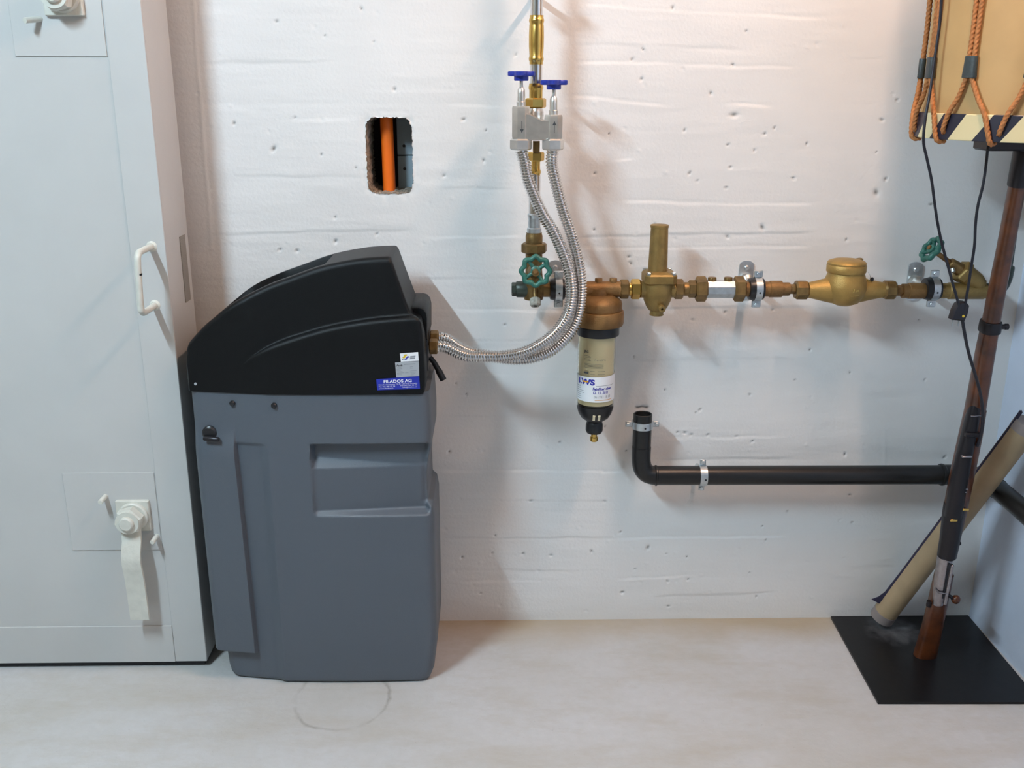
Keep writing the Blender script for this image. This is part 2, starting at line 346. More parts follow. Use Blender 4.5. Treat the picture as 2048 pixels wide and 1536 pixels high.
for k, (a, b, s, sd) in enumerate(LINES):
    t = (GX-a[0])/(b[0]-a[0]); zl = a[2]+(b[2]-a[2])*t+0.0012*np.sin(GX*17+k*2.1)+0.0008*np.sin(GX*53+k)
    env = np.clip(np.minimum((GX-a[0])/0.05, (b[0]-GX)/0.05), 0, 1); env = env*env*(3-2*env)*(0.55+0.9*np.clip(vnoise(0.09, 5.0, 20+k)+0.5, 0, 1))
    d = GZ-zl
    H += env*s*0.00072*(-0.75*np.exp(-(d/0.0030)**2)+0.55*sd*np.tanh(d/0.0025)*np.exp(-np.abs(d)/0.022))
for (a, b, s) in [((-0.6320, 0.0000, 1.4914), (-0.6362, 0.0000, 1.1811), 0.9), ((-0.6362, 0.0000, 1.1811), (-0.6377, 0.0000, 0.9589), 0.7), ((1.0256, 0.0000, 1.0267), (1.0307, 0.0000, 0.9343), 1.2), ((0.9591, 0.0000, 0.5161), (0.9747, 0.0000, 0.3574), 0.8)]:
    t = np.clip((GZ-a[2])/(b[2]-a[2]), 0, 1); xl = a[0]+(b[0]-a[0])*t+0.0008*np.sin(GZ*31)
    inside = ((GZ-b[2])*(GZ-a[2]) <= 0); H += inside*s*0.001*np.exp(-((GX-xl)/0.004)**2)
PITS = [(-0.3577, 0.0000, 1.4203), (-0.2532, 0.0000, 1.4084), (-0.4585, 0.0000, 1.4492), (-0.4829, 0.0000, 1.1835), (-0.3787, 0.0000, 1.1706), (-0.3035, 0.0000, 1.1424), (-0.2112, 0.0000, 1.3105), (-0.0119, 0.0000, 1.2240), (-0.0178, 0.0000, 1.1590), (-0.3546, 0.0000, 1.0325), (-0.3562, 0.0000, 0.9781), (-0.2623, 0.0000, 0.9940), (-0.4449, 0.0000, 0.9565), (-0.4834, 0.0000, 0.9588), (-0.1065, 0.0000, 1.1250), (0.0529, 0.0000, 1.3828), (-0.0614, 0.0000, 1.2474), (-0.5656, 0.0000, 1.2380), (-0.2761, 0.0000, 1.4759), (-0.4313, 0.0000, 1.2510),
 (0.5514, 0.0000, 1.4325), (0.4834, 0.0000, 1.3037), (0.5373, 0.0000, 1.2581), (0.4291, 0.0000, 1.2247), (0.6096, 0.0000, 1.2174), (0.6298, 0.0000, 1.2304), (0.2612, 0.0000, 1.2169), (0.5283, 0.0000, 1.1935), (0.5887, 0.0000, 1.1815), (0.7057, 0.0000, 1.1959), (0.4455, 0.0000, 1.1309), (0.5373, 0.0000, 1.1442), (0.4645, 0.0000, 1.1143), (0.5313, 0.0000, 1.0988), (0.6819, 0.0000, 1.1200), (0.8744, 0.0000, 1.0877), (0.8688, 0.0000, 1.2480), (0.8985, 0.0000, 1.2909), (0.8632, 0.0000, 1.1775), (1.0038, 0.0000, 1.0619), (0.6200, 0.0000, 1.0096), (0.5409, 0.0000, 0.9879), (0.8167, 0.0000, 0.9809), (0.2313, 0.0000, 1.1307), (0.2335, 0.0000, 1.0041), (0.3160, 0.0000, 0.9420), (0.3296, 0.0000, 1.3949), (0.3895, 0.0000, 1.4795), (0.3288, 0.0000, 1.3338), (0.3064, 0.0000, 1.3742), (0.5279, 0.0000, 1.3635), (0.8926, 0.0000, 1.1190), (0.3543, 0.0000, 0.9117), (0.3212, -0.0000, 0.9257), (0.3728, 0.0000, 1.0154),
 (0.0303, 0.0000, 0.7829), (0.0950, 0.0000, 0.3333), (0.2778, 0.0000, 0.3308), (0.0055, 0.0000, 0.2401), (0.2490, 0.0000, 0.1940), (0.1468, 0.0000, 0.1836), (0.0760, 0.0000, 0.1884), (-0.0022, 0.0000, 0.1903), (-0.0779, 0.0000, 0.1798), (-0.0319, 0.0000, 0.0778), (0.3316, 0.0000, 0.0775), (0.3206, 0.0000, 0.2461), (-0.1060, 0.0000, 0.4642), (0.1632, 0.0000, 0.4875), (0.3356, 0.0000, 0.7030), (-0.0865, 0.0000, 0.6387), (-0.0630, 0.0000, 0.6111), (0.2731, 0.0000, 0.5283), (0.3265, 0.0000, 0.4646),
 (0.3917, 0.0000, 0.2027), (0.7377, 0.0000, 0.3007), (0.6779, 0.0000, 0.2600), (0.4394, 0.0000, 0.1856), (0.4920, 0.0000, 0.1768), (0.6897, 0.0000, 0.2227), (0.6546, 0.0000, 0.1304), (0.4518, 0.0000, 0.0362), (0.6776, 0.0000, 0.0630), (0.3291, 0.0000, 0.0761), (0.4980, 0.0000, 0.1132), (0.4457, 0.0000, 0.1080), (0.3611, 0.0000, 0.1427), (0.5254, 0.0000, 0.5052), (0.5955, 0.0000, 0.5010), (0.6357, 0.0000, 0.4878), (0.8673, 0.0000, 0.4512), (0.4928, 0.0000, 0.5619), (1.1166, -0.0000, 0.4433), (0.8907, 0.0000, 0.3445), (0.9048, 0.0000, 0.2695), (0.8724, 0.0000, 0.2766), (0.6585, 0.0000, 0.8164), (0.5469, 0.0000, 0.8107), (0.4713, 0.0000, 0.7928), (0.5021, 0.0000, 0.5695), (0.4504, 0.0000, 0.5120), (0.4688, -0.0000, 0.5106), (0.4838, 0.0000, 0.5054), (1.0086, 0.0000, 0.7916), (0.7561, 0.0000, 0.7189), (0.8577, 0.0000, 0.6628), (0.7267, 0.0000, 0.6445), (0.6208, 0.0000, 0.6071), (0.4147, 0.0000, 0.6205), (1.0416, 0.0000, 0.6434)]
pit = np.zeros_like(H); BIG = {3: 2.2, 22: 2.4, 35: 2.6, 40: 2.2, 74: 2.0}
for k, p in enumerate(PITS):
    r = 0.0028*BIG.get(k, rng.uniform(0.75, 1.35)); el = rng.uniform(0.7, 1.4); sh = rng.uniform(-0.6, 0.6)
    ix0, ix1 = np.searchsorted(xs, [p[0]-0.03, p[0]+0.03]); iz0, iz1 = np.searchsorted(zs, [p[2]-0.03, p[2]+0.03])
    dx = GX[iz0:iz1, ix0:ix1]-p[0]; dz = GZ[iz0:iz1, ix0:ix1]-p[2]; dx2 = dx-sh*dz
    e = np.exp(-((dx2*el)**2+(dz/el)**2)/(r*r)); H[iz0:iz1, ix0:ix1] -= 0.0042*e
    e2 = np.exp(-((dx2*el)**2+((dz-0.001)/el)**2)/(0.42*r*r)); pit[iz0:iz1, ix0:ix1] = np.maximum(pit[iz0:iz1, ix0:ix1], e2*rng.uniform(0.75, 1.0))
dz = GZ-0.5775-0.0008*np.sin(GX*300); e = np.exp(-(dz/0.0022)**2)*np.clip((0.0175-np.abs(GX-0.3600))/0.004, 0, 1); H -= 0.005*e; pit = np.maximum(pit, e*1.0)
for k in range(130):
    px_, pz_ = rng.uniform(-0.65, 1.2), rng.uniform(0.02, 1.5); r = rng.uniform(0.002, 0.004)
    ix0, ix1 = np.searchsorted(xs, [px_-0.02, px_+0.02]); iz0, iz1 = np.searchsorted(zs, [pz_-0.02, pz_+0.02])
    dx = GX[iz0:iz1, ix0:ix1]-px_; dz = GZ[iz0:iz1, ix0:ix1]-pz_
    H[iz0:iz1, ix0:ix1] += rng.choice([-1, -1, 1])*0.0018*np.exp(-((dx+0.5*dz)**2+dz**2)/(r*r))
# opening
hx, hz, hw, hh = -0.2270, 1.1685, 0.0515, 0.0830
nh = vnoise(0.009, 0.009, 77)
ax = np.abs(GX-hx)/hw; az = np.abs(GZ-hz)/hh
inside = (ax**6+az**7)**(1/6.3) < 1.0
cell = inside[:-1, :-1] & inside[1:, 1:] & inside[1:, :-1] & inside[:-1, 1:]
nz, nx = H.shape
# chipped rim around the opening
rim = np.clip(1.25-(ax**6+az**7)**(1/6.3), 0, 0.25)/0.25
H -= rim*np.clip(vnoise(0.012, 0.012, 79)+0.15, 0, 1)*0.006*(rim < 1)
verts = np.stack([GX, -H, GZ], -1).reshape(-1, 3)
idx = np.arange(nz*nx).reshape(nz, nx)
q = np.stack([idx[:-1, :-1], idx[:-1, 1:], idx[1:, 1:], idx[1:, :-1]], -1)[~cell]
# reveals of the opening
edges = []
ci = np.argwhere(cell)
cs = set(map(tuple, ci))
for (i, j) in cs:
    if (i-1, j) not in cs: edges.append((idx[i, j+1], idx[i, j]))
    if (i+1, j) not in cs: edges.append((idx[i+1, j], idx[i+1, j+1]))
    if (i, j-1) not in cs: edges.append((idx[i, j], idx[i+1, j]))
    if (i, j+1) not in cs: edges.append((idx[i+1, j+1], idx[i, j+1]))
for v_ in set(int(v) for e_ in edges for v in e_):      # pull the ragged rim onto the outline of the opening
    x0, y0, z0 = verts[v_]; a_, b_ = abs(x0-hx)/hw, abs(z0-hz)/hh; th = math.atan2(z0-hz, x0-hx)
    k_ = 1.0/max(0.2, (a_**6+b_**7)**(1/6.3)); k_ = min(k_, 1.07)
    jag = 0.014*math.sin(23*th+1.3)+0.010*math.sin(57*th)+0.010*math.sin(101*th+0.7)+rng.uniform(-0.010, 0.010)
    verts[v_] = (hx+(x0-hx)*(k_+jag), y0+rng.uniform(-0.0005, 0.002), hz+(z0-hz)*(k_+jag*0.7))
ev = {}; extra = []; rq = []
depths = (0.012, 0.035, 0.075, 0.13)
for a, b in edges:
    for v_ in (a, b):
        if v_ not in ev:
            ev[v_] = [nz*nx+len(extra)+k for k in range(4)]
            x0, _, z0 = verts[v_]
            for k, dpt in enumerate(depths):
                g = 1.0-0.05*k*0.3; extra.append((hx+(x0-hx)*g+rng.uniform(-1, 1)*0.0016, dpt, hz+(z0-hz)*g+rng.uniform(-1, 1)*0.0016))
    for k in range(4):
        a0 = a if k == 0 else ev[a][k-1]; b0 = b if k == 0 else ev[b][k-1]
        rq.append((a0, b0, ev[b][k], ev[a][k]))
allv = np.concatenate([verts, np.array(extra)]); allq = np.concatenate([q, np.array(rq)])
me = bpy.data.meshes.new('wall_back'); me.vertices.add(len(allv)); me.vertices.foreach_set('co', allv.astype(np.float32).ravel())
me.loops.add(len(allq)*4); me.loops.foreach_set('vertex_index', allq.astype(np.int32).ravel())
me.polygons.add(len(allq)); me.polygons.foreach_set('loop_start', np.arange(len(allq), dtype=np.int32)*4)
me.polygons.foreach_set('use_smooth', np.ones(len(allq), dtype=bool))
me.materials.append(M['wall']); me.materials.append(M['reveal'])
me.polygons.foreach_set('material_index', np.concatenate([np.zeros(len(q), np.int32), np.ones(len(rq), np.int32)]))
me.update(calc_edges=True); me.validate()
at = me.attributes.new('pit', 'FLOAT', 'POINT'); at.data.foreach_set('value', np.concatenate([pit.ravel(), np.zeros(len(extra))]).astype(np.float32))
wb = bpy.data.objects.new('wall_back', me); COL.objects.link(wb); ORG['wall_back'] = Vector((0, 0, 0))
struct(wb, 'white painted board-marked concrete wall behind the pipes', 'wall')
# shaft behind the opening
sh = MB()
sh.box((hx, 0.285, hz), (0.40, 0.01, 0.5)); sh.box((hx-0.2, 0.21, hz), (0.01, 0.15, 0.5)); sh.box((hx+0.2, 0.21, hz), (0.01, 0.15, 0.5))
sh.box((hx, 0.21, hz+0.25), (0.4, 0.15, 0.01)); sh.box((hx, 0.21, hz-0.25), (0.4, 0.15, 0.01))
sh.build('shaft_lining', 'brownboard', wb, smooth=0)
op = MB(); op.tube([(-0.2345, 0.062, hz-0.24), (-0.2365, 0.062, hz), (-0.2400, 0.062, hz+0.24)], 0.0145, 24)
tag(op.build('conduit_pipe', 'orange'), 'orange plastic pipe seen inside the wall opening', 'pipe')
pn = thing('shaft_panel', (-0.160, 0.110, hz-0.2), 'blue grey panel with a seam inside the wall opening', 'panel')
for z0, z1, zz in ((-0.2, -0.0065, -0.033), (-0.0045, 0.2, 0.019)):
    b = MB(); b.box((-0.169, 0.110, hz+(z0+z1)/2), (0.10, 0.012, z1-z0), bev=0.0012); b.build('board', 'panel', pn)
    b = MB(); b.lathe([(0.0001, 0), (0.0035, 0.0005), (0.0035, 0.002), (0.0001, 0.002)], (-0.2030, 0.1045, hz+zz-0.003), (0, -1, 0), 16); b.build('screw', 'black', pn)

# lamps under the ceiling that light the room
def tube_lamp(L, label):
    x, z, y0, y1 = L['x'], L['z'], L['y0'], L['y1']
    m = mat('lit_tube_'+('warm' if L is WARM else 'cool'), (0.9, 0.9, 0.9), 0.4, emit=(L['color'], L['strength'])); M[m.name] = m
    t = thing('fluorescent_lamp', (x, (y0+y1)/2, z-0.02), label, 'lamp', 'fluorescent ceiling lamps')
    b = MB(); b.box((x, (y0+y1)/2, (ZC+z)/2+0.03), (0.06, y0-y1+0.06, ZC-z-0.06), bev=0.004); b.build('housing', 'fixture', t)
    b = MB(); b.lathe([(0.013, 0), (0.013, (y0-y1)/3), (0.013, 2*(y0-y1)/3), (0.013, y0-y1)], (x, y0, z), (0, -1, 0), 10); b.build('tube', m.name, t)
    for y in (y0, y1):
        b = MB(); b.box((x, y, z+0.018), (0.035, 0.02, 0.07), bev=0.003); b.build('tube_socket', 'fixture', t)
tube_lamp(WARM, 'warm white fluorescent tube under the ceiling above the water meter')
tube_lamp(COOL, 'cool white fluorescent tube under the ceiling in front of the door')

# ================================================================== SHELTER DOOR
DX, DY0, DY1 = -0.676, -0.200, -0.042
door = thing('door_1', (-1.25, -0.12, 0.0), 'thick cream steel shelter door standing open at the left', 'door', kind='structure')
b = MB(); b.box((-1.25, (DY0+DY1)/2, 1.065), (2*(1.25+DX), DY1-DY0, 2.10), bev=0.003); b.build('door_leaf', 'door', door)
b = MB()   # proud frame strips welded round the face
b.box((-0.7125, DY0-0.001, 1.065), (0.073, 0.003, 2.096), bev=0.0008); b.box((-1.30, DY0-0.001, 0.064), (1.10, 0.003, 0.096), bev=0.0008)
b.build('face_frame', 'door', door)
b = MB(); b.box((-1.25, -0.12, 0.0085), (1.13, 0.145, 0.013)); b.build('bottom_gap_strip', 'gap_dark', door)  # black strip stands in for the dark gap under the leaf
for x0, x1, z0, z1 in ((-0.954, -0.752, 0.307, 0.496), (-0.93, -0.752, 1.372, 1.56)):
    b = MB(); b.box(((x0+x1)/2, DY0-0.0008, (z0+z1)/2), (x1-x0, 0.003, z1-z0), bev=0.0008); b.build('reinforcing_plate', 'door', door)
b = MB(); b.box((DX+0.0008, -0.088, 0.932), (0.002, 0.036, 0.145)); b.build('edge_strip', 'slot', door)
# pull handle
hb = MB(); y0, y1 = DY0, DY0-0.088
hb.tube(spline([(-0.704, y0, 0.999), (-0.705, y1+0.022, 0.999), (-0.7055, y1+0.006, 0.994), (-0.706, y1, 0.976), (-0.709, y1, 0.895), (-0.7095, y1+0.006, 0.880), (-0.7098, y1+0.022, 0.875), (-0.710, y0, 0.875)], 8), 0.0068, 14)
h_ = hb.build('pull_handle', 'door_metal', door)
b = MB()
for z in (0.999, 0.875): b.lathe([(0.0115, 0), (0.0115, 0.003), (0.008, 0.006)], (-0.704 if z > 0.9 else -0.710, DY0, z), (0, -1, 0), 18)
b.build('weld_collar', 'door_metal', h_)
b = MB(); b.lathe([(0.0072, 0), (0.0072, 0.004)], (-0.7065, y1, 0.955), (0, 0, 1), 14); b.build('paint_mark', 'black', h_)
# rotating latches
def latch(cx, cz, down):
    fl_ = MB(); fl_.box((cx+0.001, DY0-0.006, cz+0.003), (0.074, 0.012, 0.074), bev=0.002); L_ = fl_.build('latch_flange', 'door_metal', door)
    b = MB(); b.lathe([(0.033, 0.0), (0.033, 0.006), (0.030, 0.009)], (cx+0.003, DY0-0.012, cz+0.004), (0, -1, 0), 32); b.build('washer', 'door_metal', L_)
    b = MB(); b.nut((cx, DY0-0.020, cz+0.003), (0, -1, 0), 0.031, 0.026, rot=0.25); b.build('latch_nut', 'door_metal', L_)
    b = MB(); b.lathe([(0.026, 0), (0.026, 0.003), (0.016, 0.003), (0.016, 0.009), (0.013, 0.0125), (0.0001, 0.0125)], (cx, DY0-0.046, cz+0.003), (0, -1, 0), 28); b.build('spindle_end', 'door_metal', L_)
    s = -1 if down else 1
    prof = [(0.000, 0.032), (0.035, 0.038), (0.060, 0.052), (0.080, 0.055), (0.100, 0.052), (0.125, 0.048), (0.160, 0.046), (0.228, 0.044)]
    lv = MB(); R = []
    for d_, st in prof:
        wd = 0.020; zc = cz+s*(d_+0.012); yb = DY0-st
        R.append([(cx-wd, yb, zc), (cx+wd+0.002, yb, zc), (cx+wd+0.002, yb+0.007, zc), (cx-wd, yb+0.007, zc)])
    lv.rings(R); lv.build('latch_lever', 'door_metal', L_, smooth=25)
    for ox, oz in (((-0.058, 0.048), (0.046, -0.050)) if down else ()):
        b = MB(); b.lathe([(0.0055, 0), (0.0055, 0.034), (0.0045, 0.036)], (cx+ox, DY0, cz+oz), (0, -1, 0), 14); b.build('stop_pin', 'door_metal', L_)
latch(-0.806, 0.392, True)
latch(-0.823, 1.480, False)
b = MB(); b.tube([(-0.8718, -0.2000, 1.4410), (-0.8885, DY0-0.034, 1.4365)], 0.0055, 12); b.build('stop_pin', 'door_metal', door)

# ================================================================== WATER SOFTENER
SX0, SX1, SYF = -0.640, -0.134, -0.045
soft = thing('water_softener', (-0.385, -0.158, 0.0), 'grey cabinet water softener with sloping black lid beside the door', 'water softener')
def near_y(x):    # plan of the side turned to the room
    if x > -0.478: return -0.2705-0.004*math.sin(PI*(x+0.478)/0.34)
    return -0.2700+(-0.478-x)*0.16
def far_y(x): return SYF+0.0*(x)
def body_xl(z): return interp(z, [0, 0.012, 0.03, 0.066, 0.080, 0.70], [-0.604, -0.612, -0.616, -0.618, -0.640, -0.643])
def body_xr(z): return interp(z, [0, 0.03, 0.10, 0.41, 0.435, 0.445, 0.50, 0.535, 0.58, 0.62, 0.70], [-0.148, -0.137, -0.128, -0.128, -0.132, -0.142, -0.143, -0.140, -0.131, -0.130, -0.133])
def feature(x, z):
    d = 0.0
    xp = interp(z, [0.074, 0.575], [-0.541, -0.551])
    d += 0.0125*sstep(xp+0.004, xp-0.002, x)*sstep(0.072, 0.081, z)*sstep(0.630, 0.555, z)
    wq = sstep(0.072, 0.081, z); d -= 0.005*(1-wq+wq*sstep(xp-0.002, xp+0.004, x))*sstep(-0.480, -0.500, x)*sstep(0.590, 0.578, z)
    # small bead along the crease
    d += 0.0018*math.exp(-((x+0.477)/0.004)**2)*sstep(0.62, 0.5, z)
    if x > -0.40:
        e = sstep(-0.391, -0.383, x)*sstep(-0.132, -0.150, x)
        low = interp(x, [-0.388, -0.17], [0.007, 0.022]); zl = interp(x, [-0.388, -0.17], [0.552, 0.533])
        if z > 0.5: dep = interp(z, [0.5, 0.528, zl, 0.581, 0.588], [low, low, 0.024, 0.024, 0.0])
        else: dep = interp(z, [0.419, 0.430, 0.5], [0.0, low+0.003, low])
        d -= dep*e
    return d
def rr(d, r): return 0.0 if d >= r else r-math.sqrt(max(0.0, r*r-(r-d)**2))
zz = sorted(set([round(v, 5) for v in list(np.linspace(0, 0.04, 10))+list(np.linspace(0.04, 0.11, 36))+list(np.linspace(0.11, 0.40, 26))+list(np.linspace(0.40, 0.60, 82))+list(np.linspace(0.60, 0.702, 14))]))
def near_x(z, xl, xr):
    base = list(np.linspace(0, 0.03, 8))+list(np.linspace(0.03, 0.16, 30))+list(np.linspace(0.16, 0.20, 30))+list(np.linspace(0.20, 0.97, 90))+list(np.linspace(0.97, 1.0, 10))
    u = np.unique(np.round(base, 5)); return [xl+(xr-xl)*t for t in u]
mb = MB(); R = []
for z in zz:
    xl, xr = body_xl(z), body_xr(z); bot = rr(z, 0.012); ring = []
    X = near_x(z, xl, xr)
    for x in X:
        c = rr(x-xl, 0.020)+rr(xr-x, 0.022)
        ring.append((x+(bot if x < -0.4 else -bot)*0.6, near_y(x)-feature(x, z)+c+bot, z))
    for t in np.linspace(0, 1, 40):
        x = xr+(xl-xr)*t; c = rr(x-xl, 0.020)+rr(xr-x, 0.022)
        ring.append((x+(bot if x < -0.4 else -bot)*0.6, far_y(x)-c-bot, z))
    R.append(ring)
mb.rings(R); body = mb.build('cabinet_body', 'body', soft, smooth=50)
# lid
TX = [-0.643, -0.638, -0.618, -0.598, -0.567, -0.520, -0.454, -0.394, -0.329, -0.261, -0.203, -0.10]
TZ = [0.780, 0.799, 0.822, 0.842, 0.866, 0.895, 0.925, 0.945, 0.965, 0.978, 0.984, 0.986]
_t = spline([(x, 0, z) for x, z in zip(TX, TZ)], 10); TX = [p.x for p in _t]; TZ = [p.z for p in _t]
FX = [-0.53, -0.501, -0.459, -0.398, -0.338, -0.264, -0.191, -0.150]
FZ = [0.757, 0.782, 0.806, 0.828, 0.845, 0.858, 0.864, 0.866]
_t = spline([(x, 0, z) for x, z in zip(FX, FZ)], 10); FX = [p.x for p in _t]; FZ = [p.z for p in _t]
def lid_xr(z): return interp(z, [0.70, 0.74, 0.853, 0.864, 0.872, 0.905, 0.984], [-0.143, -0.139, -0.143, -0.149, -0.166, -0.178, -0.203])
def lid_sec(u, n_up=16):
    # loop of (Y, Z) with its own X per point
    pts = []
    x0 = SX0-0.004
    def P(y, z):
        xr = lid_xr(z); x = x0+u*(xr-x0); return [x, y, z]
    xm = x0+u*(-0.16-x0)
    bl = sstep(-0.535, -0.43, xm)
    yl = near_y(max(xm, -0.640))-0.003; zf = interp(xm, FX, FZ) if xm > -0.53 else 0.757
    yu = yl+0.015*bl; zt = interp(xm, TX, TZ)
    if xm < -0.53: zf = min(zf, zt-0.03)
    fl_, fu = SYF+0.006, SYF+0.006-0.045*bl
    def topz(x): return interp(x, TX, TZ)
    def side(ylow, yup, s):
        o = []
        for z in np.linspace(0.699, zf-0.010, 7): o.append((ylow, z))
        for a in np.linspace(0, PI/2, 6)[1:]: o.append((ylow+s*(0.010*(1-math.cos(a))*bl), zf-0.010+0.010*math.sin(a)))
        for a in np.linspace(0, PI/2, 5)[1:]: o.append((ylow+s*0.010*bl+s*(abs(yup-ylow)-0.010*bl)*math.sin(a), zf+0.006*(1-math.cos(a))))
        top = zt-0.012
        for t in np.linspace(0, 1, 8)[1:]: o.append((yup+s*0.006*t, zf+0.006+(top-zf-0.006)*t))
        for a in np.linspace(0, PI/2, 7)[1:]: o.append((yup+s*(0.006+0.012*(1-math.cos(a))), top+0.012*math.sin(a)))
        return o
    near = side(yl, yu, 1); far = side(fl_, fu, -1)
    yn, yf = near[-1][0], far[-1][0]
    mid = []
    dep = 0.030*sstep(-0.60, -0.52, xm)*sstep(-0.318, -0.326, xm)
    for t in (0.04, 0.07, 0.085, 0.105, 0.125, 0.16, 0.25, 0.5, 0.75, 0.84, 0.875, 0.895, 0.915, 0.93, 0.96):
        k = sstep(0.07, 0.125, t)*sstep(0.93, 0.875, t); mid.append((yn+(yf-yn)*t, zt-dep*k))
    loop = near+mid+list(reversed(far))
    out = []
    for y, z in loop:
        p = P(y, min(z, 0.99)); p[2] = z
        out.append(p)
    return out
us = list(np.linspace(0, 0.03, 5))+list(np.linspace(0.03, 0.55, 34))[1:]+list(np.linspace(0.55, 0.70, 40))[1:]+list(np.linspace(0.70, 0.97, 18))[1:]+list(np.linspace(0.97, 1.0, 8))[1:]
mb = MB(); R = []
for u in us:
    s = lid_sec(u); d = min(u, 1-u)*0.49; ins = rr(d, 0.011) if u > 0.5 else rr(d, 0.006)
    if ins > 0:
        yc = sum(p[1] for p in s)/len(s)
        for p in s:
            p[1] += ins if p[1] < yc else -ins
            if p[2] > 0.72: p[2] -= ins*0.8
    R.append([tuple(p) for p in s])
mb.rings(R); lid = mb.build('lid', 'lid', soft, smooth=40)
# hose port in the back of the lid
b = MB(); b.box((-0.1455, -0.165, 0.790), (0.016, 0.085, 0.125), bev=0.003); b.build('hose_port', 'black', lid)
b = MB(); b.prism([(x, -0.215, z) for x, z in ((-0.172, 0.800), (-0.1375, 0.800), (-0.1365, 0.850), (-0.139, 0.862), (-0.145, 0.870), (-0.154, 0.873), (-0.172, 0.873))], (0, 0.150, 0), bev=0.10); b.build('back_shoulder', 'lid', lid)
for x, z, r in ((-0.549, 0.676, 0.0062), (-0.459, 0.675, 0.0062)):
    b = MB(); b.lathe([(r, 0), (r, 0.004), (r*0.7, 0.0065), (0.0001, 0.0068)], (x, near_y(x)-0.0, z), (0, -1, 0), 20); b.build('cover_bolt', 'black', soft)
b = MB(); b.lathe([(0.003, 0), (0.003, 0.0015), (0.001, 0.002)], (-0.6260, near_y(-0.626)-0.0025, 0.716), (0, -1, 0), 12); b.build('lid_rivet', 'plate', lid)
# front latch: half round boss with a short rod
fy = near_y(-0.603)-0.001
b = MB(); b.lathe([(0.0155, 0), (0.0155, 0.006), (0.012, 0.009), (0.0001, 0.009)], (-0.6045, fy, 0.608), (0, -1, 0), 28); lt = b.build('latch_boss', 'black', soft)
b = MB(); b.lathe([(0.0045, 0), (0.0055, 0.002), (0.0055, 0.032), (0.0045, 0.034)], (-0.615, fy-0.013, 0.599), (1, -0.15, -0.03), 14); b.build('latch_rod', 'gunmetal', lt)
# overflow elbow
b = MB(); b.tube(spline([(-0.136, -0.175, 0.752), (-0.128, -0.176, 0.742), (-0.117, -0.178, 0.722), (-0.107, -0.180, 0.702)], 5), [0.0058]*6+[0.0062]*4+[0.0075]*6, 14); b.build('overflow_tube', 'black', soft)
# stickers
SY = -0.2778
def sheet(name, m, pts, parent, dy=0.0):
    b = MB(); P = [Vector((x, near_y(x)-0.0042-dy, z)) for x, z in pts]; b.prism(P, (0, -0.0006, 0)); return b.build(name, m, parent, smooth=0)
def sfn(x0, z0, tilt, dy):
    c, s = math.cos(tilt), math.sin(tilt)
    return lambda x, y: (x0+x*c-y*s, near_y(x0+x*c-y*s)-0.0051-dy, z0+x*s+y*c)
s1 = sheet('logo_sticker', 'paper', [(-0.191, 0.7885), (-0.1895, 0.7705), (-0.1525, 0.7725), (-0.1535, 0.7910)], lid)
s2 = sheet('rating_plate', 'plate', [(-0.2015, 0.7690), (-0.2000, 0.7370), (-0.1525, 0.7395), (-0.1525, 0.7715)], lid)
s3 = sheet('dealer_sticker', 'blue_st', [(-0.2420, 0.7335), (-0.2405, 0.7095), (-0.1515, 0.7115), (-0.1525, 0.7390)], lid)
f = sfn(-0.191, 0.7715, 0.05, 0)
def poly(name, m, parent, fn, pts):
    b = MB(); b.v = [tuple(fn(x, y)) for x, y in pts]; b.face(*range(len(pts))); return b.build(name, m, parent, smooth=0)
mm = 0.001
poly('logo_yellow', 'yellow_ink', s1, f, [(5*mm, 8*mm), (8*mm, 10.5*mm), (9.5*mm, 14.3*mm), (15.5*mm, 14.6*mm), (15*mm, 11.5*mm), (12.5*mm, 10.8*mm), (11*mm, 7*mm), (6.5*mm, 6.5*mm)])
poly('logo_blue', 'blue_ink', s1, f, [(8.5*mm, 5.5*mm), (9.5*mm, 3.2*mm), (14*mm, 3*mm), (15.5*mm, 6.8*mm), (19.2*mm, 7.6*mm), (19*mm, 10.3*mm), (14.6*mm, 10*mm), (12.4*mm, 6*mm)])
poly('logo_dot', 'dark_ink', s1, f, [(4.6*mm, 3.2*mm), (7*mm, 3.2*mm), (7*mm, 4.8*mm), (4.6*mm, 4.8*mm)])
poly('logo_bar', 'grey_ink', s1, f, [(21*mm, 7.4*mm), (32*mm, 7.8*mm), (32.6*mm, 10.6*mm), (21.6*mm, 10.2*mm)])
poly('logo_bar', 'grey_ink', s1, f, [(20.4*mm, 3.6*mm), (31*mm, 4*mm), (31.6*mm, 6.8*mm), (20.9*mm, 6.6*mm)])
f = sfn(-0.2000, 0.7370, 0.05, 0)
b = MB(); add_text(b, 'Perla', 0.0060, f, 0.002, 0.0235, width=0.0125, shear=0.3, bold=0.00015); b.build('rating_title', 'dark_ink', s2, smooth=0)
b = MB(); rg = random.Random(4)
for k in range(7):
    y = 0.0205-0.0029*k
    add_bar(b, f, 0.002, 0.002+rg.uniform(0.008, 0.017), y, 0.0008, 1)
    if k not in (2,): add_bar(b, f, 0.030, 0.030+rg.uniform(0.005, 0.014), y, 0.0008, 1)
add_bar(b, f, 0.018, 0.042, 0.0265, 0.0012, 1); add_bar(b, f, 0.019, 0.026, 0.0085, 0.0008, 1)
b.build('rating_lines', 'grey_ink', s2, smooth=0)
f = sfn(-0.2405, 0.7095, 0.035, 0)
b = MB(); add_text(b, 'FILADOS AG', 0.0092, f, 0.0140, 0.0148, width=0.0585, bold=0.00022)
add_text(b, 'Netzibodenstrasse 23, Pf. CH-4133 Pratteln', 0.0036, f, 0.0035, 0.0103, width=0.080)
add_text(b, 'Tel. 061 985 02 98', 0.0036, f, 0.0035, 0.0062, width=0.034); add_text(b, 'Fax 061 985 02 97', 0.0036, f, 0.0490, 0.0066, width=0.034)
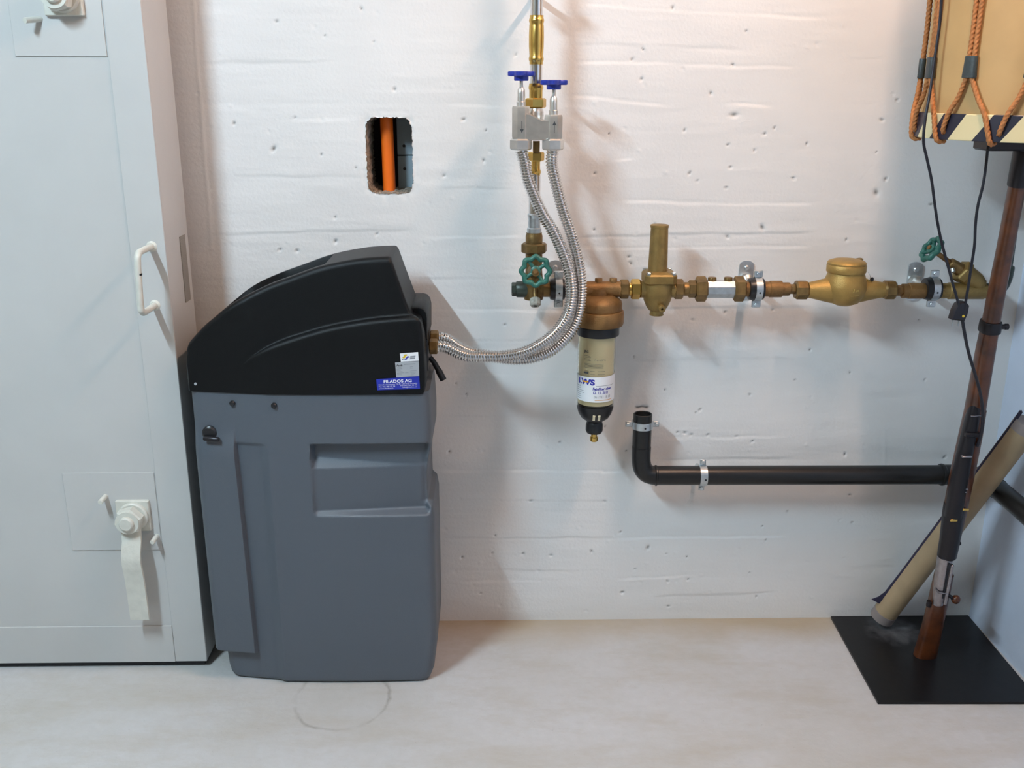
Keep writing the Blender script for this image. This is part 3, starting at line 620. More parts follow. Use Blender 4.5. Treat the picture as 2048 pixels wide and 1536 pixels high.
add_text(b, 'www.filados.ch', 0.0036, f, 0.0035, 0.0022, width=0.030); add_text(b, 'info@filados.ch', 0.0036, f, 0.0525, 0.0027, width=0.030)
b.build('dealer_lettering', 'white_ink', s3, smooth=0)

# ================================================================== CORRUGATED HOSES
def hose(name, path, r, pitch, label):
    pts = resample(spline(path, 16), pitch/6.0); t = thing(name, path[0], label, 'hose', 'stainless softener hoses')
    mb = MB(); mb.tube(pts, r, 20, True, lambda i, a: r*(1.0, 0.955, 0.86, 0.80, 0.86, 0.955)[i % 6])
    mb.build('corrugated_tube', 'steel', t, smooth=60)
    return t
HA = [(0.062, -0.140, 1.190), (0.0691, -0.1420, 1.1655), (0.0787, -0.1460, 1.1247), (0.1053, -0.1540, 1.0641), (0.1307, -0.1650, 1.0234), (0.1517, -0.1780, 0.9788), (0.1635, -0.1860, 0.9439), (0.1686, -0.1900, 0.9124), (0.1684, -0.1930, 0.8806), (0.1593, -0.1960, 0.8463), (0.1350, -0.1990, 0.8119), (0.0997, -0.2010, 0.7848), (0.0632, -0.2010, 0.7682), (0.0266, -0.2000, 0.7614), (-0.0101, -0.1980, 0.7598), (-0.0588, -0.1920, 0.7605), (-0.1000, -0.1865, 0.7775), (-0.1185, -0.1850, 0.7795)]
HB = [(0.128, -0.140, 1.190), (0.1269, -0.1420, 1.1604), (0.1389, -0.1480, 1.1093), (0.1519, -0.1540, 1.0641), (0.1671, -0.1600, 1.0227), (0.1803, -0.1660, 0.9768), (0.1883, -0.1720, 0.9337), (0.1909, -0.1750, 0.9028), (0.1893, -0.1770, 0.8683), (0.1804, -0.1780, 0.8299), (0.1594, -0.1770, 0.7952), (0.1306, -0.1750, 0.7677), (0.0937, -0.1720, 0.7512), (0.0489, -0.1700, 0.7462), (-0.0048, -0.1640, 0.7515), (-0.0597, -0.1560, 0.7621), (-0.1000, -0.1490, 0.7865), (-0.1185, -0.1480, 0.7885)]
h1 = hose('corrugated_hose', HA, 0.0134, 0.0058, 'stainless corrugated hose curving in front, from the arrow-down side of the valve')
h2 = hose('corrugated_hose', HB, 0.0134, 0.0058, 'stainless corrugated hose curving behind the other, nearest the filter')
for h_, p, y in ((h1, HA, -0.185), (h2, HB, -0.148)):
    e = V(p[-1]); b = MB(); b.nut((e.x-0.0175, e.y, e.z), (1, 0, 0), 0.0170, 0.0185, rot=0.2); b.build('union_nut', 'oldbrass', h_)

# ================================================================== SOFTENER VALVE BLOCK AND RISER
AX, AY = 0.0935, -0.100        # riser axis
vb = thing('bypass_valve', (AX, -0.135, 1.186), 'nickel plated softener valve block with two blue handles', 'valve')
YB = -0.140
XLc, XRc = 0.0615, 0.1285
b = MB()
poly2 = [(-0.030, 0.052), (-0.016, 0.052), (0.010, 0.038), (0.031, 0.038), (0.031, 0.002), (0.022, -0.002), (-0.020, -0.004), (-0.030, 0.002)]
b.prism([(AX+x, YB-0.016, 1.214+z) for x, z in poly2], (0, 0.045, 0), bev=0.10)
body_v = b.build('valve_body', 'chrome', vb, smooth=30)
for xc, zt, nm in ((XLc, 1.279, 'down'), (XRc, 1.262, 'up')):
    b = MB(); b.lathe([(0.0190, 0), (0.0200, 0.004), (0.0200, zt-1.214-0.004), (0.0185, zt-1.214), (0.0085, zt-1.214)], (xc, YB, 1.214), (0, 0, 1), 8, rot=PI/8); c_ = b.build('valve_column', 'chrome', vb, smooth=25)
    # printed flow arrow
    s = -1 if nm == 'down' else 1; zc = 1.238; b = MB()
    ys = YB-0.0189
    b.v = [(xc+0.0012+dx, ys, zc+s*dz) for dx, dz in ((-0.0006, -0.012), (0.0006, -0.012), (0.0006, 0.004), (-0.0006, 0.004), (-0.004, 0.004), (0.004, 0.004), (0, 0.012))]
    b.face(0, 1, 2, 3); b.face(4, 5, 6); b.build('flow_arrow', 'dark_ink', c_, smooth=0)
    b = MB(); b.nut((xc, YB, 1.191), (0, 0, 1), 0.0232, 0.023, rot=0.15); b.build('union_nut', 'chrome', vb, smooth=20)
    b = MB(); b.lathe([(0.0095, 0.0), (0.0095, 0.010), (0.0080, 0.012), (0.0080, 0.028), (0.0072, 0.036), (0.0040, 0.040), (0.0036, 0.056)], (xc, YB-0.002, zt-0.002), (0, 0, 1), 20); st = b.build('valve_stem', 'chrome', vb)
    zh = zt+0.050
    b = MB(); b.lathe([(0.0140, 0.0), (0.0150, 0.002), (0.0150, 0.011), (0.0130, 0.013)], (xc, YB-0.002, zh), (0, 0, 1), 12)
    R = []
    for z, k in ((0.009, 0.93), (0.0105, 1.0), (0.0175, 1.0), (0.019, 0.93)):
        R.append([(xc+k*(0.0235+0.0045*math.cos(4*a+0.6))*math.cos(a), YB-0.002+k*(0.0235+0.0045*math.cos(4*a+0.6))*math.sin(a), zh+z) for a in [2*PI*i/48 for i in range(48)]])
    b.rings(R); b.build('valve_handle', 'blue', st, smooth=40)

rp = thing('riser_pipe', (AX, AY, 1.27), 'steel riser pipe with brass press sleeve above the blue handles', 'pipe')
b = MB(); b.lathe([(0.0128, 0.0), (0.0128, 1.145)], (AX, AY, 1.30), (0, 0, 1), 28); b.build('steel_tube', 'steel', rp)
b = MB(); b.lathe([(0.0140, 0), (0.0140, 0.006), (0.0152, 0.008), (0.0158, 0.011), (0.0152, 0.014), (0.0142, 0.017), (0.0155, 0.035), (0.0157, 0.055), (0.0150, 0.076), (0.0142, 0.080), (0.0152, 0.083), (0.0158, 0.086), (0.0152, 0.089), (0.0142, 0.091), (0.0142, 0.096)], (AX, AY, 1.3615), (0, 0, 1), 32); b.build('press_sleeve', 'brass', rp)
b = MB(); b.lathe([(0.0140, 0), (0.0140, 0.016), (0.0152, 0.019), (0.0156, 0.022), (0.0150, 0.025), (0.0140, 0.030)], (AX, AY, 1.294), (0, 0, 1), 32); b.build('press_sleeve', 'brass', rp)
b = MB(); b.nut((AX, AY, 1.2745), (0, 0, 1), 0.0225, 0.020, rot=0.2); b.build('union_nut', 'brass', rp)
b = MB(); b.lathe([(0.016, 0), (0.016, 0.016), (0.0145, 0.020), (0.013, 0.024)], (AX, AY-0.013, 1.2505), (0, 0, 1), 24); b.build('connector', 'chrome', rp)
cl = thing('pipe_clamp', (AX, -0.06, 1.4895), 'grey pipe clamp on the riser at the top edge of the picture', 'pipe clamp', 'riser clamp')
b = MB(); b.lathe([(0.0131, 0), (0.021, 0), (0.0215, 0.002), (0.0215, 0.020), (0.021, 0.022), (0.0131, 0.022)], (AX, AY, 1.4895), (0, 0, 1), 32); b.build('strap', 'zinc', cl)
for s in (-1, 1):
    b = MB(); b.box((AX+s*0.029, AY, 1.5005), (0.018, 0.008, 0.022), bev=0.0015); b.build('lug', 'zinc', cl)
b = MB(); b.lathe([(0.006, 0), (0.006, 0.080)], (AX, AY+0.021, 1.5005), (0, 1, 0), 14); b.build('stud', 'zinc', cl)

lr = thing('lower_riser', (AX, AY, 1.018), 'short steel pipe with brass nut between valve block and stop valve', 'pipe')
b = MB(); b.lathe([(0.0075, 0), (0.0075, 0.024)], (AX+0.001, AY-0.02, 1.184), (0, 0, 1), 20); b.build('nipple', 'oldbrass', lr)
b = MB(); b.nut((AX+0.001, AY-0.008, 1.166), (0, 0, 1), 0.0180, 0.019, rot=0.1); b.build('union_nut', 'brass', lr)
b = MB(); b.lathe([(0.0098, 0), (0.0098, 0.008), (0.0112, 0.010), (0.0114, 0.013), (0.0108, 0.016), (0.0095, 0.019), (0.0095, 0.037)], (AX+0.001, AY, 1.130), (0, 0, 1), 24); b.build('press_sleeve', 'brass', lr)
b = MB(); b.lathe([(0.0122, 0), (0.0122, 0.088), (0.0085, 0.095)], (AX-0.001, AY, 1.046), (0, 0, 1), 24); b.build('steel_tube', 'steel', lr)
b = MB(); b.lathe([(0.0160, 0), (0.0160, 0.009), (0.0132, 0.011), (0.0132, 0.030), (0.0138, 0.034), (0.0148, 0.036), (0.0148, 0.039), (0.0122, 0.042)], (AX-0.001, AY, 1.013), (0, 0, 1), 28); b.build('press_fitting', 'zinc', lr)

# ================================================================== HORIZONTAL WATER LINE
WZ, WY = 0.8872, -0.100
def handwheel(name, parent, c, nrm, R0, spokes=4, lobes=8, th=0.0062):
    u, v, d = frame(nrm); c = V(c); mb = MB(); N = 64; S = 12; R = []
    for i in range(N+1):
        a = 2*PI*i/N; rad = R0*(0.90+0.075*math.cos(lobes*a)); row = []
        for k in range(S):
            b_ = 2*PI*k/S; row.append(c+(u*math.cos(a)+v*math.sin(a))*(rad-R0*0.02+th*0.95*math.cos(b_))+d*(th*math.sin(b_)))
        R.append(row)
    mb.rings(R, True, False, False)
    for k in range(spokes):
        a = 2*PI*k/spokes+0.6; e = u*math.cos(a)+v*math.sin(a)
        mb.tube([c+e*0.006-d*0.003, c+e*R0*0.5-d*0.0035, c+e*(R0*0.86)], [0.0052, 0.0042, 0.0045], 8)
    mb.lathe([(0.0105, -0.008), (0.0115, -0.004), (0.0105, 0.003), (0.007, 0.005)], c, d, 20)
    w_ = mb.build(name, 'green', parent, smooth=50)
    nb = MB(); nb.nut(c+d*0.004, d, 0.0058, 0.005); nb.build('wheel_nut', 'bronze', w_)
    return w_
# --- stop valve
sv = thing('stop_valve', (AX, WY, 0.86), 'stop valve with green handwheel facing the room and ivory drain knob', 'valve')
b = MB(); b.lathe([(0.0165, 0), (0.0182, 0.003), (0.0182, 0.030), (0.0165, 0.034)], (0.0535, WY, WZ), (1, 0, 0), 28); b.build('end_cap', 'greenpipe', sv)
b = MB(); b.nut((0.0435, WY, WZ), (1, 0, 0), 0.0155, 0.011, rot=0.3); b.build('plug', 'greenpipe', sv)
b = MB(); b.lathe([(0.0175, 0), (0.0205, 0.006), (0.0205, 0.030), (0.0175, 0.034), (0.0175, 0.052), (0.0165, 0.054)], (0.080, WY, WZ), (1, 0, 0), 28)
b.lathe([(0.021, -0.022), (0.023, 0.0), (0.021, 0.02), (0.0185, 0.04), (0.0185, 0.083)], (AX-0.001, WY, WZ), (0, 0, 1), 28); b.build('valve_body', 'oldbrass', sv)
b = MB(); b.nut((AX-0.001, WY, 0.9685), (0, 0, 1), 0.0285, 0.022, seg=8, rot=0.2); b.build('union_nut', 'oldbrass', sv)
b = MB(); b.lathe([(0.0185, 0), (0.0185, 0.016), (0.0170, 0.020), (0.0170, 0.023)], (AX-0.001, WY, 0.9900), (0, 0, 1), 28); b.build('union_tail', 'oldbrass', sv)
b = MB(); b.lathe([(0.016, 0), (0.016, 0.020), (0.011, 0.030), (0.008, 0.050), (0.008, 0.058)], (0.0938, WY-0.01, 0.930), (0.0, -1, 0.12), 20); b.build('bonnet', 'oldbrass', sv)
handwheel('handwheel', sv, (0.0938, -0.162, 0.9395), (-0.05, -1, 0.10), 0.0325)
b = MB(); b.tube([(0.0955, -0.116, 0.895), (0.095, -0.126, 0.880), (0.0948, -0.133, 0.869)], 0.0065, 12); b.build('drain_spout', 'oldbrass', sv)
b = MB(); b.lathe([(0.008, 0), (0.0115, 0.002), (0.0122, 0.006), (0.0122, 0.016), (0.010, 0.019), (0.005, 0.019), (0.005, 0.012)], (0.0948, -0.129, 0.8735), (0, -0.55, -0.8), 10); b.build('drain_knob', 'knob', sv, smooth=20)

# --- clamps with wall plate, stud and rubber-lined strap
def clamp(x, z, r, label, plate_up=0.030, width=0.015, group='water line clamps'):
    t = thing('pipe_clamp', (x, 0.0, z), label, 'pipe clamp', group)
    P = []
    for cz, cx, a0 in ((z+0.038, x-0.009, 0), (z-0.033, x-0.009, 1)):
        for k in range(7):
            a = PI*k/6+(PI if a0 else 0); P.append((x+0.0165*math.cos(a), 0.0, (cz if not a0 else cz)+0.010*math.sin(a)))
    b = MB(); b.prism(P, (0, -0.005, 0)); b.build('wall_plate', 'zinc', t, smooth=20)
    b = MB(); b.lathe([(0.0065, 0), (0.0065, 0.003), (0.004, 0.0055), (0.0001, 0.0055)], (x, -0.005, z+0.031), (0, -1, 0), 14); b.build('screw', 'zinc', t)
    b = MB(); b.lathe([(0.014, 0), (0.0155, 0.008), (0.0155, 0.022), (0.009, 0.026), (0.008, 0.080-0.02)], (x, -0.004, z+0.004), (0, -1, 0), 20); b.build('stud', 'chrome', t)
    b = MB(); b.lathe([(r, -0.0180), (r+0.0060, -0.0170), (r+0.0085, -0.006), (r+0.0085, 0.006), (r+0.0060, 0.0150), (r, 0.0165)], (x, WY, WZ), (1, 0, 0), 32); b.build('rubber_lining', 'black', t)
    b = MB(); b.lathe([(r+0.006, -width/2), (r+0.0095, -width/2), (r+0.0095, width/2), (r+0.006, width/2)], (x+0.002, WY, WZ), (1, 0, 0), 36); s_ = b.build('strap', 'zinc', t)
    b = MB(); b.lathe([(0.0022, 0), (0.0022, 0.0008), (0.0001, 0.0008)], (x+0.002, WY-(r+0.0092)*0.98, WZ-0.004), (0, -1, -0.1), 12); b.build('strap_hole', 'gap_dark', s_)
    for s in (-1, 1):
        b = MB(); b.box((x+0.002, WY, WZ+s*(r+0.0165)), (0.020, 0.006, 0.016), bev=0.0015); L_ = b.build('lug', 'zinc', t)
        b = MB(); b.nut((x+0.002, WY-0.003, WZ+s*(r+0.0175)), (0, -1, 0), 0.005, 0.004); b.build('lug_screw', 'zinc', L_)
    return t
clamp(0.146, WZ, 0.0165, 'zinc pipe clamp half hidden behind the corrugated hoses')
clamp(0.589, WZ-0.001, 0.0175, 'zinc pipe clamp between the check valve and the water meter')
clamp(0.984, WZ-0.005, 0.0175, 'zinc pipe clamp between the water meter and the slanted valve')

# --- water filter
fx, fy_ = 0.2365, -0.100
wf = thing('water_filter', (fx, fy_, 0.53), 'bronze water filter with clear bowl and white label', 'water filter')
b = MB()
b.lathe([(0.0175, 0), (0.0175, 0.130)], (0.162, WY, WZ), (1, 0, 0), 32)
b.lathe([(0.030, 0.070), (0.042, 0.062), (0.0490, 0.056), (0.0510, 0.050), (0.0510, 0.037), (0.0500, 0.035), (0.0535, 0.034), (0.0555, 0.031), (0.0555, 0.006), (0.0535, 0.001), (0.046, 0.0), (0.03, 0.0)], (fx+0.003, fy_, 0.806), (0, 0, 1), 48)
b.lathe([(0.025, 0.0), (0.022, 0.025)], (fx, fy_, 0.865), (0, 0, 1), 32)
hd = b.build('filter_head', 'bronze', wf, smooth=40)
for dx in (0.000, 0.0325):
    b = MB(); b.lathe([(0.0085, 0), (0.0085, 0.008), (0.0078, 0.0092), (0.0001, 0.0092)], (fx+dx, WY, WZ+0.0155), (0, 0, 1), 18); b.build('head_plug', 'bronze', hd)
b = MB(); b.nut((0.284, WY, WZ), (1, 0, 0), 0.0215, 0.020, rot=0.35); b.build('union_tail', 'oldbrass', wf)
b = MB(); b.lathe([(0.0470, 0), (0.0475, 0.002), (0.0475, 0.020), (0.046, 0.022)], (fx+0.002, fy_, 0.7845), (0, 0, 1), 48); b.build('collar_ring', 'black', wf)
BR = 0.0425
b = MB(); b.lathe([(BR, 0.171), (BR, 0.003), (BR-0.0022, 0.003), (BR-0.0022, 0.171)], (fx, fy_, 0.617), (0, 0, 1), 48); b.build('clear_bowl', 'clear', wf)
b = MB(); b.lathe([(0.0001, 0.0), (0.0398, 0.0), (0.0398, 0.159), (0.0001, 0.159)], (fx, fy_, 0.625), (0, 0, 1), 40); b.build('filter_sleeve', 'cream', wf)
b = MB(); b.lathe([(0.0001, 0.006), (0.0396, 0.006), (0.0396, 0.002), (BR, 0.002), (BR*0.985, -0.006), (BR*0.90, -0.019), (BR*0.75, -0.030), (BR*0.45, -0.039), (0.0165, -0.042), (0.0001, -0.042)], (fx, fy_, 0.618), (0, 0, 1), 48); b.build('sump_cup', 'black', wf)
b = MB()
for s in (-1, 1): b.box((fx+s*0.0058, fy_-0.0352, 0.5965), (0.0058, 0.003, 0.0165), (1, 0, 0), (0, -0.88, -0.48), (0, -0.48, 0.88), bev=0.0006)
b.build('sight_slot', 'cream', wf)
b = MB(); b.lathe([(0.0155, 0.030), (0.0175, 0.027), (0.0195, 0.022), (0.0200, 0.016), (0.0200, 0.006), (0.0175, 0.0), (0.008, 0.0)], (fx-0.0005, fy_, 0.5495), (0, 0, 1), 16); b.build('drain_collar', 'black', wf, smooth=20)
b = MB(); b.lathe([(0.0070, 0.024), (0.0070, 0.011), (0.0095, 0.010), (0.0095, 0.002), (0.008, 0.0), (0.004, 0.0)], (fx-0.0005, fy_, 0.528), (0, 0, 1), 20); b.build('drain_tail', 'brass', wf)
# label wrapped round the bowl: sheet x runs along the circumference
def cyl(r, z0, a0=0.0): return lambda x, y: (fx+r*math.sin(a0+x/r), fy_-r*math.cos(a0+x/r), z0+y)
b = MB(); g = cyl(BR+0.0006, 0.0); N = 40; x0, x1 = -0.075, 0.056; base = 0
for i in range(N+1):
    x = x0+(x1-x0)*i/N; t = i/N; b.v += [g(x, 0.636+0.0*t), g(x, 0.693+0.004*t)]
for i in range(N): b.face(2*i, 2*i+2, 2*i+3, 2*i+1)
lb = b.build('service_label', 'paper', wf)
g = cyl(BR+0.0009, 0.0)
b = MB(); add_text(b, 'LWS', 0.0175, g, -0.0510, 0.6770, width=0.044, bold=0.0009); b.build('label_letters', 'blue_ink', lb, smooth=0)
g2 = cyl(BR+0.0011, 0.0); b = MB(); add_bar(b, g2, -0.037, -0.0215, 0.6815, 0.0035); b.build('label_accent', 'orange_ink', lb, smooth=0)
b = MB()
add_text(b, 'Feinfilter oben', 0.0085, g, -0.0115, 0.6650, width=0.046, shear=0.12, bold=0.00025); add_text(b, '12. 12. 2011', 0.0085, g, -0.0115, 0.6560, width=0.036, shear=0.1, bold=0.00025)
b.build('handwriting', 'blue_ink', lb, smooth=0)
b = MB(); add_text(b, '061/733 18 18', 0.0085, g, -0.0080, 0.6460, width=0.040)
rg = random.Random(2)
for k in range(7): add_bar(b, g, -0.058, -0.030-rg.uniform(0.0, 0.014), 0.6700-0.0048*k, 0.0009)
add_bar(b, g, -0.004, 0.044, 0.6745, 0.0008)
b.build('label_print', 'grey_ink', lb, smooth=0)['kind'] = 'stuff'
b = MB(); add_bar(b, g, -0.006, 0.036, 0.6405, 0.0011); b.build('label_print', 'orange_ink', lb, smooth=0)
b = MB(); g = cyl(BR+0.0005, 0.0)
add_text(b, 'JRG', 0.0078, g, -0.0340, 0.7505, width=0.0115, bold=0.00025); add_text(b, 'PN 16/30°C', 0.0048, g, -0.0085, 0.7330, width=0.025)
for k in range(4): add_bar(b, g, -0.0345, -0.020+0.003*(k % 2), 0.7430-0.0035*k, 0.0006)
for k in range(4): add_bar(b, g, -0.0345, 0.0120, 0.7250-0.0030*k, 0.0007)
add_bar(b, g, -0.0345, -0.0225, 0.7020, 0.0040); add_bar(b, g, -0.0010, 0.0160, 0.7015, 0.0006); add_bar(b, g, -0.0010, 0.0160, 0.7085, 0.0006); add_bar(b, g, -0.0180, -0.0075, 0.7015, 0.0006); add_bar(b, g, -0.0180, -0.0075, 0.7085, 0.0006)
b.build('bowl_print', 'dark_ink', wf, smooth=0)['kind'] = 'stuff'

# --- pressure reducer
px_ = 0.3705
pr = thing('pressure_reducer', (px_, WY, 0.825), 'olive brass pressure reducer with tall tapered spring cap', 'pressure reducer')
b = MB(); b.lathe([(0.0215, 0), (0.0190, 0.098), (0.0200, 0.099), (0.0200, 0.104), (0.0185, 0.105), (0.0001, 0.106)], (px_-0.004, WY, 0.925), (0, 0, 1), 36); b.build('spring_cap', 'reducer', pr)
b = MB()
def oct_(cx, w_, c_, z): return [(cx-w_+c_, WY-w_, z), (cx+w_-c_, WY-w_, z), (cx+w_, WY-w_+c_, z), (cx+w_, WY+w_-c_, z), (cx+w_-c_, WY+w_, z), (cx-w_+c_, WY+w_, z), (cx-w_, WY+w_-c_, z), (cx-w_, WY-w_+c_, z)]
b.rings([oct_(px_, 0.030, 0.010, 0.902), oct_(px_, 0.0355, 0.010, 0.905), oct_(px_, 0.0355, 0.010, 0.921), oct_(px_, 0.033, 0.010, 0.925), oct_(px_-0.002, 0.026, 0.010, 0.929)])
fg = b.build('flange', 'reducer', pr, smooth=20)
for sx in (-1, 1):
    for sy in (-1, 1):
        b = MB(); b.nut((px_+sx*0.027, WY+sy*0.027, 0.9235), (0, 0, 1), 0.0055, 0.006); b.build('flange_screw', 'zinc', fg)
b = MB(); b.lathe([(0.0335, 0.076), (0.0345, 0.066), (0.0335, 0.050), (0.0300, 0.034), (0.0240, 0.020), (0.0180, 0.012), (0.0150, 0.010), (0.0150, 0.003), (0.0160, 0.002), (0.0150, 0.0), (0.01, 0.0)], (px_-0.002, WY, 0.828), (0, 0, 1), 40)
b.lathe([(0.0190, -0.040), (0.0190, 0.040)], (px_, WY, WZ), (1, 0, 0), 28); b.build('reducer_body', 'reducer', pr)
b = MB(); b.lathe([(0.0090, 0), (0.0085, 0.010), (0.007, 0.012), (0.0028, 0.012), (0.0026, 0.006)], (px_+0.003, WY-0.026, 0.850), (0.05, -1, -0.05), 18); b.build('gauge_port', 'reducer', pr)
for x, r_, h_ in ((0.3085, 0.0225, 0.0215), (0.4050, 0.0225, 0.0205)):
    b = MB(); b.nut((x, WY, WZ), (1, 0, 0), r_, h_, rot=0.35); b.build('union_nut', 'brass' if x < 0.35 else 'oldbrass', pr)
b = MB(); b.lathe([(0.0150, 0), (0.0150, 0.008)], (0.3025, WY, WZ), (1, 0, 0), 20); b.build('thread', 'brass', pr)
b = MB(); b.lathe([(0.0155, 0), (0.0155, 0.014)], (0.4245, WY, WZ), (1, 0, 0), 20); b.build('thread', 'oldbrass', pr)

# --- check valve
cv = thing('check_valve', (0.505, WY, WZ-0.03), 'nickel plated check valve with two brass test plugs between big brass nuts', 'valve')
b = MB(); b.nut((0.4365, WY, WZ), (1, 0, 0), 0.0195, 0.018, rot=0.35); b.build('tail_hexagon', 'oldbrass', cv)
for x in (0.4530, 0.5380):
    b = MB(); b.nut((x, WY, WZ), (1, 0, 0), 0.0285, 0.0245, rot=0.30); b.build('union_nut', 'oldbrass', cv)
b = MB(); b.lathe([(0.0205, 0), (0.0205, 0.067)], (0.4745, WY, WZ), (1, 0, 0), 8, rot=0.39); b.build('valve_body', 'zinc', cv, smooth=20)
for x in (0.4890, 0.5250):
    b = MB(); b.lathe([(0.0095, 0), (0.0095, 0.006), (0.0088, 0.0075), (0.0001, 0.0075)], (x, WY, WZ+0.0190), (0, 0, 1), 18); b.build('test_plug', 'oldbrass', cv)

# --- adaptors and water meter
ad = thing('pipe_adaptor', (0.62, WY, WZ-0.02), 'stepped brass adaptor on the left of the water meter', 'pipe fitting', 'brass adaptors')
b = MB(); b.lathe([(0.0170, 0), (0.0170, 0.055), (0.0185, 0.056), (0.0185, 0.082), (0.0150, 0.083), (0.0150, 0.098), (0.0145, 0.100)], (0.563, WY, WZ-0.0005), (1, 0, 0), 28); b.build('sleeve', 'bronze', ad)
b = MB(); b.nut((0.663, WY, WZ-0.0005), (1, 0, 0), 0.0110, 0.014, rot=0.3); b.build('hexagon', 'oldbrass', ad)
wx, wz = 0.7885, 0.8845
wm = thing('water_meter', (wx, WY, wz-0.03), 'gold brass water meter with hinged round lid', 'water meter')
b = MB(); b.nut((0.6755, WY, wz), (1, 0, 0), 0.0215, 0.029, seg=8, rot=0.35); b.build('union_nut', 'oldbrass', wm)
b = MB(); b.nut((0.8745, WY, wz), (1, 0, 0), 0.0215, 0.027, seg=8, rot=0.35); b.build('union_nut', 'oldbrass', wm)
b = MB()
b.lathe([(0.0170, -0.085), (0.0200, -0.070), (0.0250, -0.050), (0.0295, -0.030), (0.0310, -0.010), (0.0305, 0.015), (0.0275, 0.035), (0.0230, 0.055), (0.0190, 0.075), (0.0170, 0.087)], (wx, WY, wz), (1, 0, 0), 40)
b.lathe([(0.006, -0.036), (0.016, -0.034), (0.032, -0.027), (0.0440, -0.010), (0.0475, 0.005), (0.0465, 0.016), (0.0430, 0.028), (0.0395, 0.038), (0.0385, 0.050)], (wx-0.001, WY, wz), (0, 0, 1), 48); wb_ = b.build('meter_body', 'meter', wm)
b = MB(); b.lathe([(0.0365, 0), (0.0420, 0.001), (0.0428, 0.003), (0.0428, 0.016), (0.0415, 0.018), (0.036, 0.018)], (wx-0.002, WY, wz+0.040), (0, 0, 1), 48); rg_ = b.build('register_ring', 'meter', wm)
b = MB(); b.lathe([(0.0415, 0), (0.0418, 0.003), (0.0395, 0.006), (0.030, 0.0095), (0.015, 0.011), (0.0001, 0.0115)], (wx-0.002, WY, wz+0.0585), (0, 0, 1), 48); ld_ = b.build('lid', 'meter', wm)
b = MB(); b.box((wx+0.032, WY+0.020, wz+0.062), (0.018, 0.012, 0.012), (0.8, 0.6, 0), (-0.6, 0.8, 0), (0, 0, 1), bev=0.002); b.build('hinge', 'reducer', ld_)
b = MB(); b.lathe([(0.008, 0), (0.0085, 0.004), (0.007, 0.011), (0.004, 0.013)], (wx+0.041, WY-0.005, wz+0.014), (0.5, -0.1, 0.8), 14); sc = b.build('seal_screw', 'brass', wm)
b = MB(); b.lathe([(0.0001, -0.0035), (0.0045, -0.002), (0.0045, 0.002), (0.0001, 0.0035)], (wx+0.054, WY-0.010, wz+0.026), (0.5, -0.8, 0.2), 14); b.build('lead_seal', 'black', sc)
b = MB(); b.tube([(wx+0.050, WY-0.010, wz+0.027), (wx+0.045, WY-0.022, wz+0.036), (wx+0.038, WY-0.024, wz+0.045)], 0.0006, 6); b.build('seal_wire', 'zinc', sc)
def bodyfn(x, y):
    r = 0.0485; a = x/r; return (wx+r*math.sin(a), WY-r*math.cos(a), wz+y)
b = MB(); add_text(b, '3 m', 0.0095, bodyfn, -0.0005, 0.005, bold=0.0002); add_bar(b, bodyfn, -0.004, 0.016, -0.0045, 0.0009); b.build('cast_mark', 'brass', wb_, smooth=0)
ad = thing('pipe_adaptor', (0.95, WY, WZ-0.025), 'stepped brass adaptor on the right of the water meter', 'pipe fitting', 'brass adaptors')
b = MB(); b.nut((0.9020, WY, WZ-0.004), (1, 0, 0), 0.0120, 0.016, rot=0.3); b.build('hexagon', 'bronze', ad)
b = MB(); b.lathe([(0.0160, 0), (0.0160, 0.013), (0.0178, 0.014), (0.0178, 0.050), (0.0172, 0.055)], (0.9175, WY, WZ-0.005), (1, 0, 0), 28); b.build('sleeve', 'bronze', ad)

# --- slanted seat valve and the pipe to the corner
VZ = 0.8822
av = thing('angle_seat_valve', (1.05, WY, VZ-0.02), 'slanted bronze stop valve with tilted green handwheel near the corner', 'valve')
b = MB(); b.lathe([(0.0172, 0), (0.0172, 0.018), (0.0190, 0.020), (0.0190, 0.098), (0.0172, 0.102)], (1.0025, WY, VZ), (1, 0, 0), 28)
sd = V(-0.84, -0.06, 0.55).normalized(); so = V(1.113, WY, VZ)
b.lathe([(0.0150, 0.024), (0.0200, 0.040), (0.0215, 0.072)], so, sd, 28); b.build('valve_body', 'reducer', av)
b = MB(); b.nut(so+sd*0.070, sd, 0.0255, 0.020, rot=0.2); b.build('bonnet_nut', 'reducer', av)
b = MB(); b.lathe([(0.0150, 0), (0.0125, 0.016), (0.0110, 0.030), (0.0085, 0.032)], so+sd*0.089, sd, 20); b.build('bonnet', 'oldbrass', av)
b = MB(); b.lathe([(0.0055, 0), (0.0055, 0.060)], so+sd*0.116, sd, 12); b.build('stem', 'bronze', av)
handwheel('handwheel', av, so+sd*0.175, sd, 0.0290)
b = MB(); b.tube([so+sd*0.108+V(-0.006, -0.010, -0.006), so+sd*0.104+V(-0.009, -0.015, -0.011)], 0.005, 10); b.build('drain_plug', 'zinc', av)
spp = thing('supply_pipe', (1.12, WY, VZ), 'supply pipe turning up the corner behind the brown lamp post', 'pipe')
b = MB(); b.tube(spline([(1.106, WY, VZ), (1.122, WY, VZ+0.001), (1.138, WY+0.002, VZ+0.010), (1.146, WY+0.004, VZ+0.030), (1.147, WY+0.006, VZ+0.05)], 6), 0.0172, 20); b.build('elbow', 'greenpipe', spp)
b = MB(); b.tube([(1.147, WY+0.006, VZ+0.045), (1.147, WY+0.010, 1.5), (1.147, WY+0.012, 2.40)], 0.0135, 20); b.build('rising_tube', 'greenpipe', spp)
b = MB(); b.lathe([(0.0172, 0), (0.0185, 0.003), (0.0185, 0.010), (0.0172, 0.013)], (1.147, WY+0.006, VZ+0.042), (0, 0, 1), 20); b.build('elbow_rim', 'greenpipe', spp)

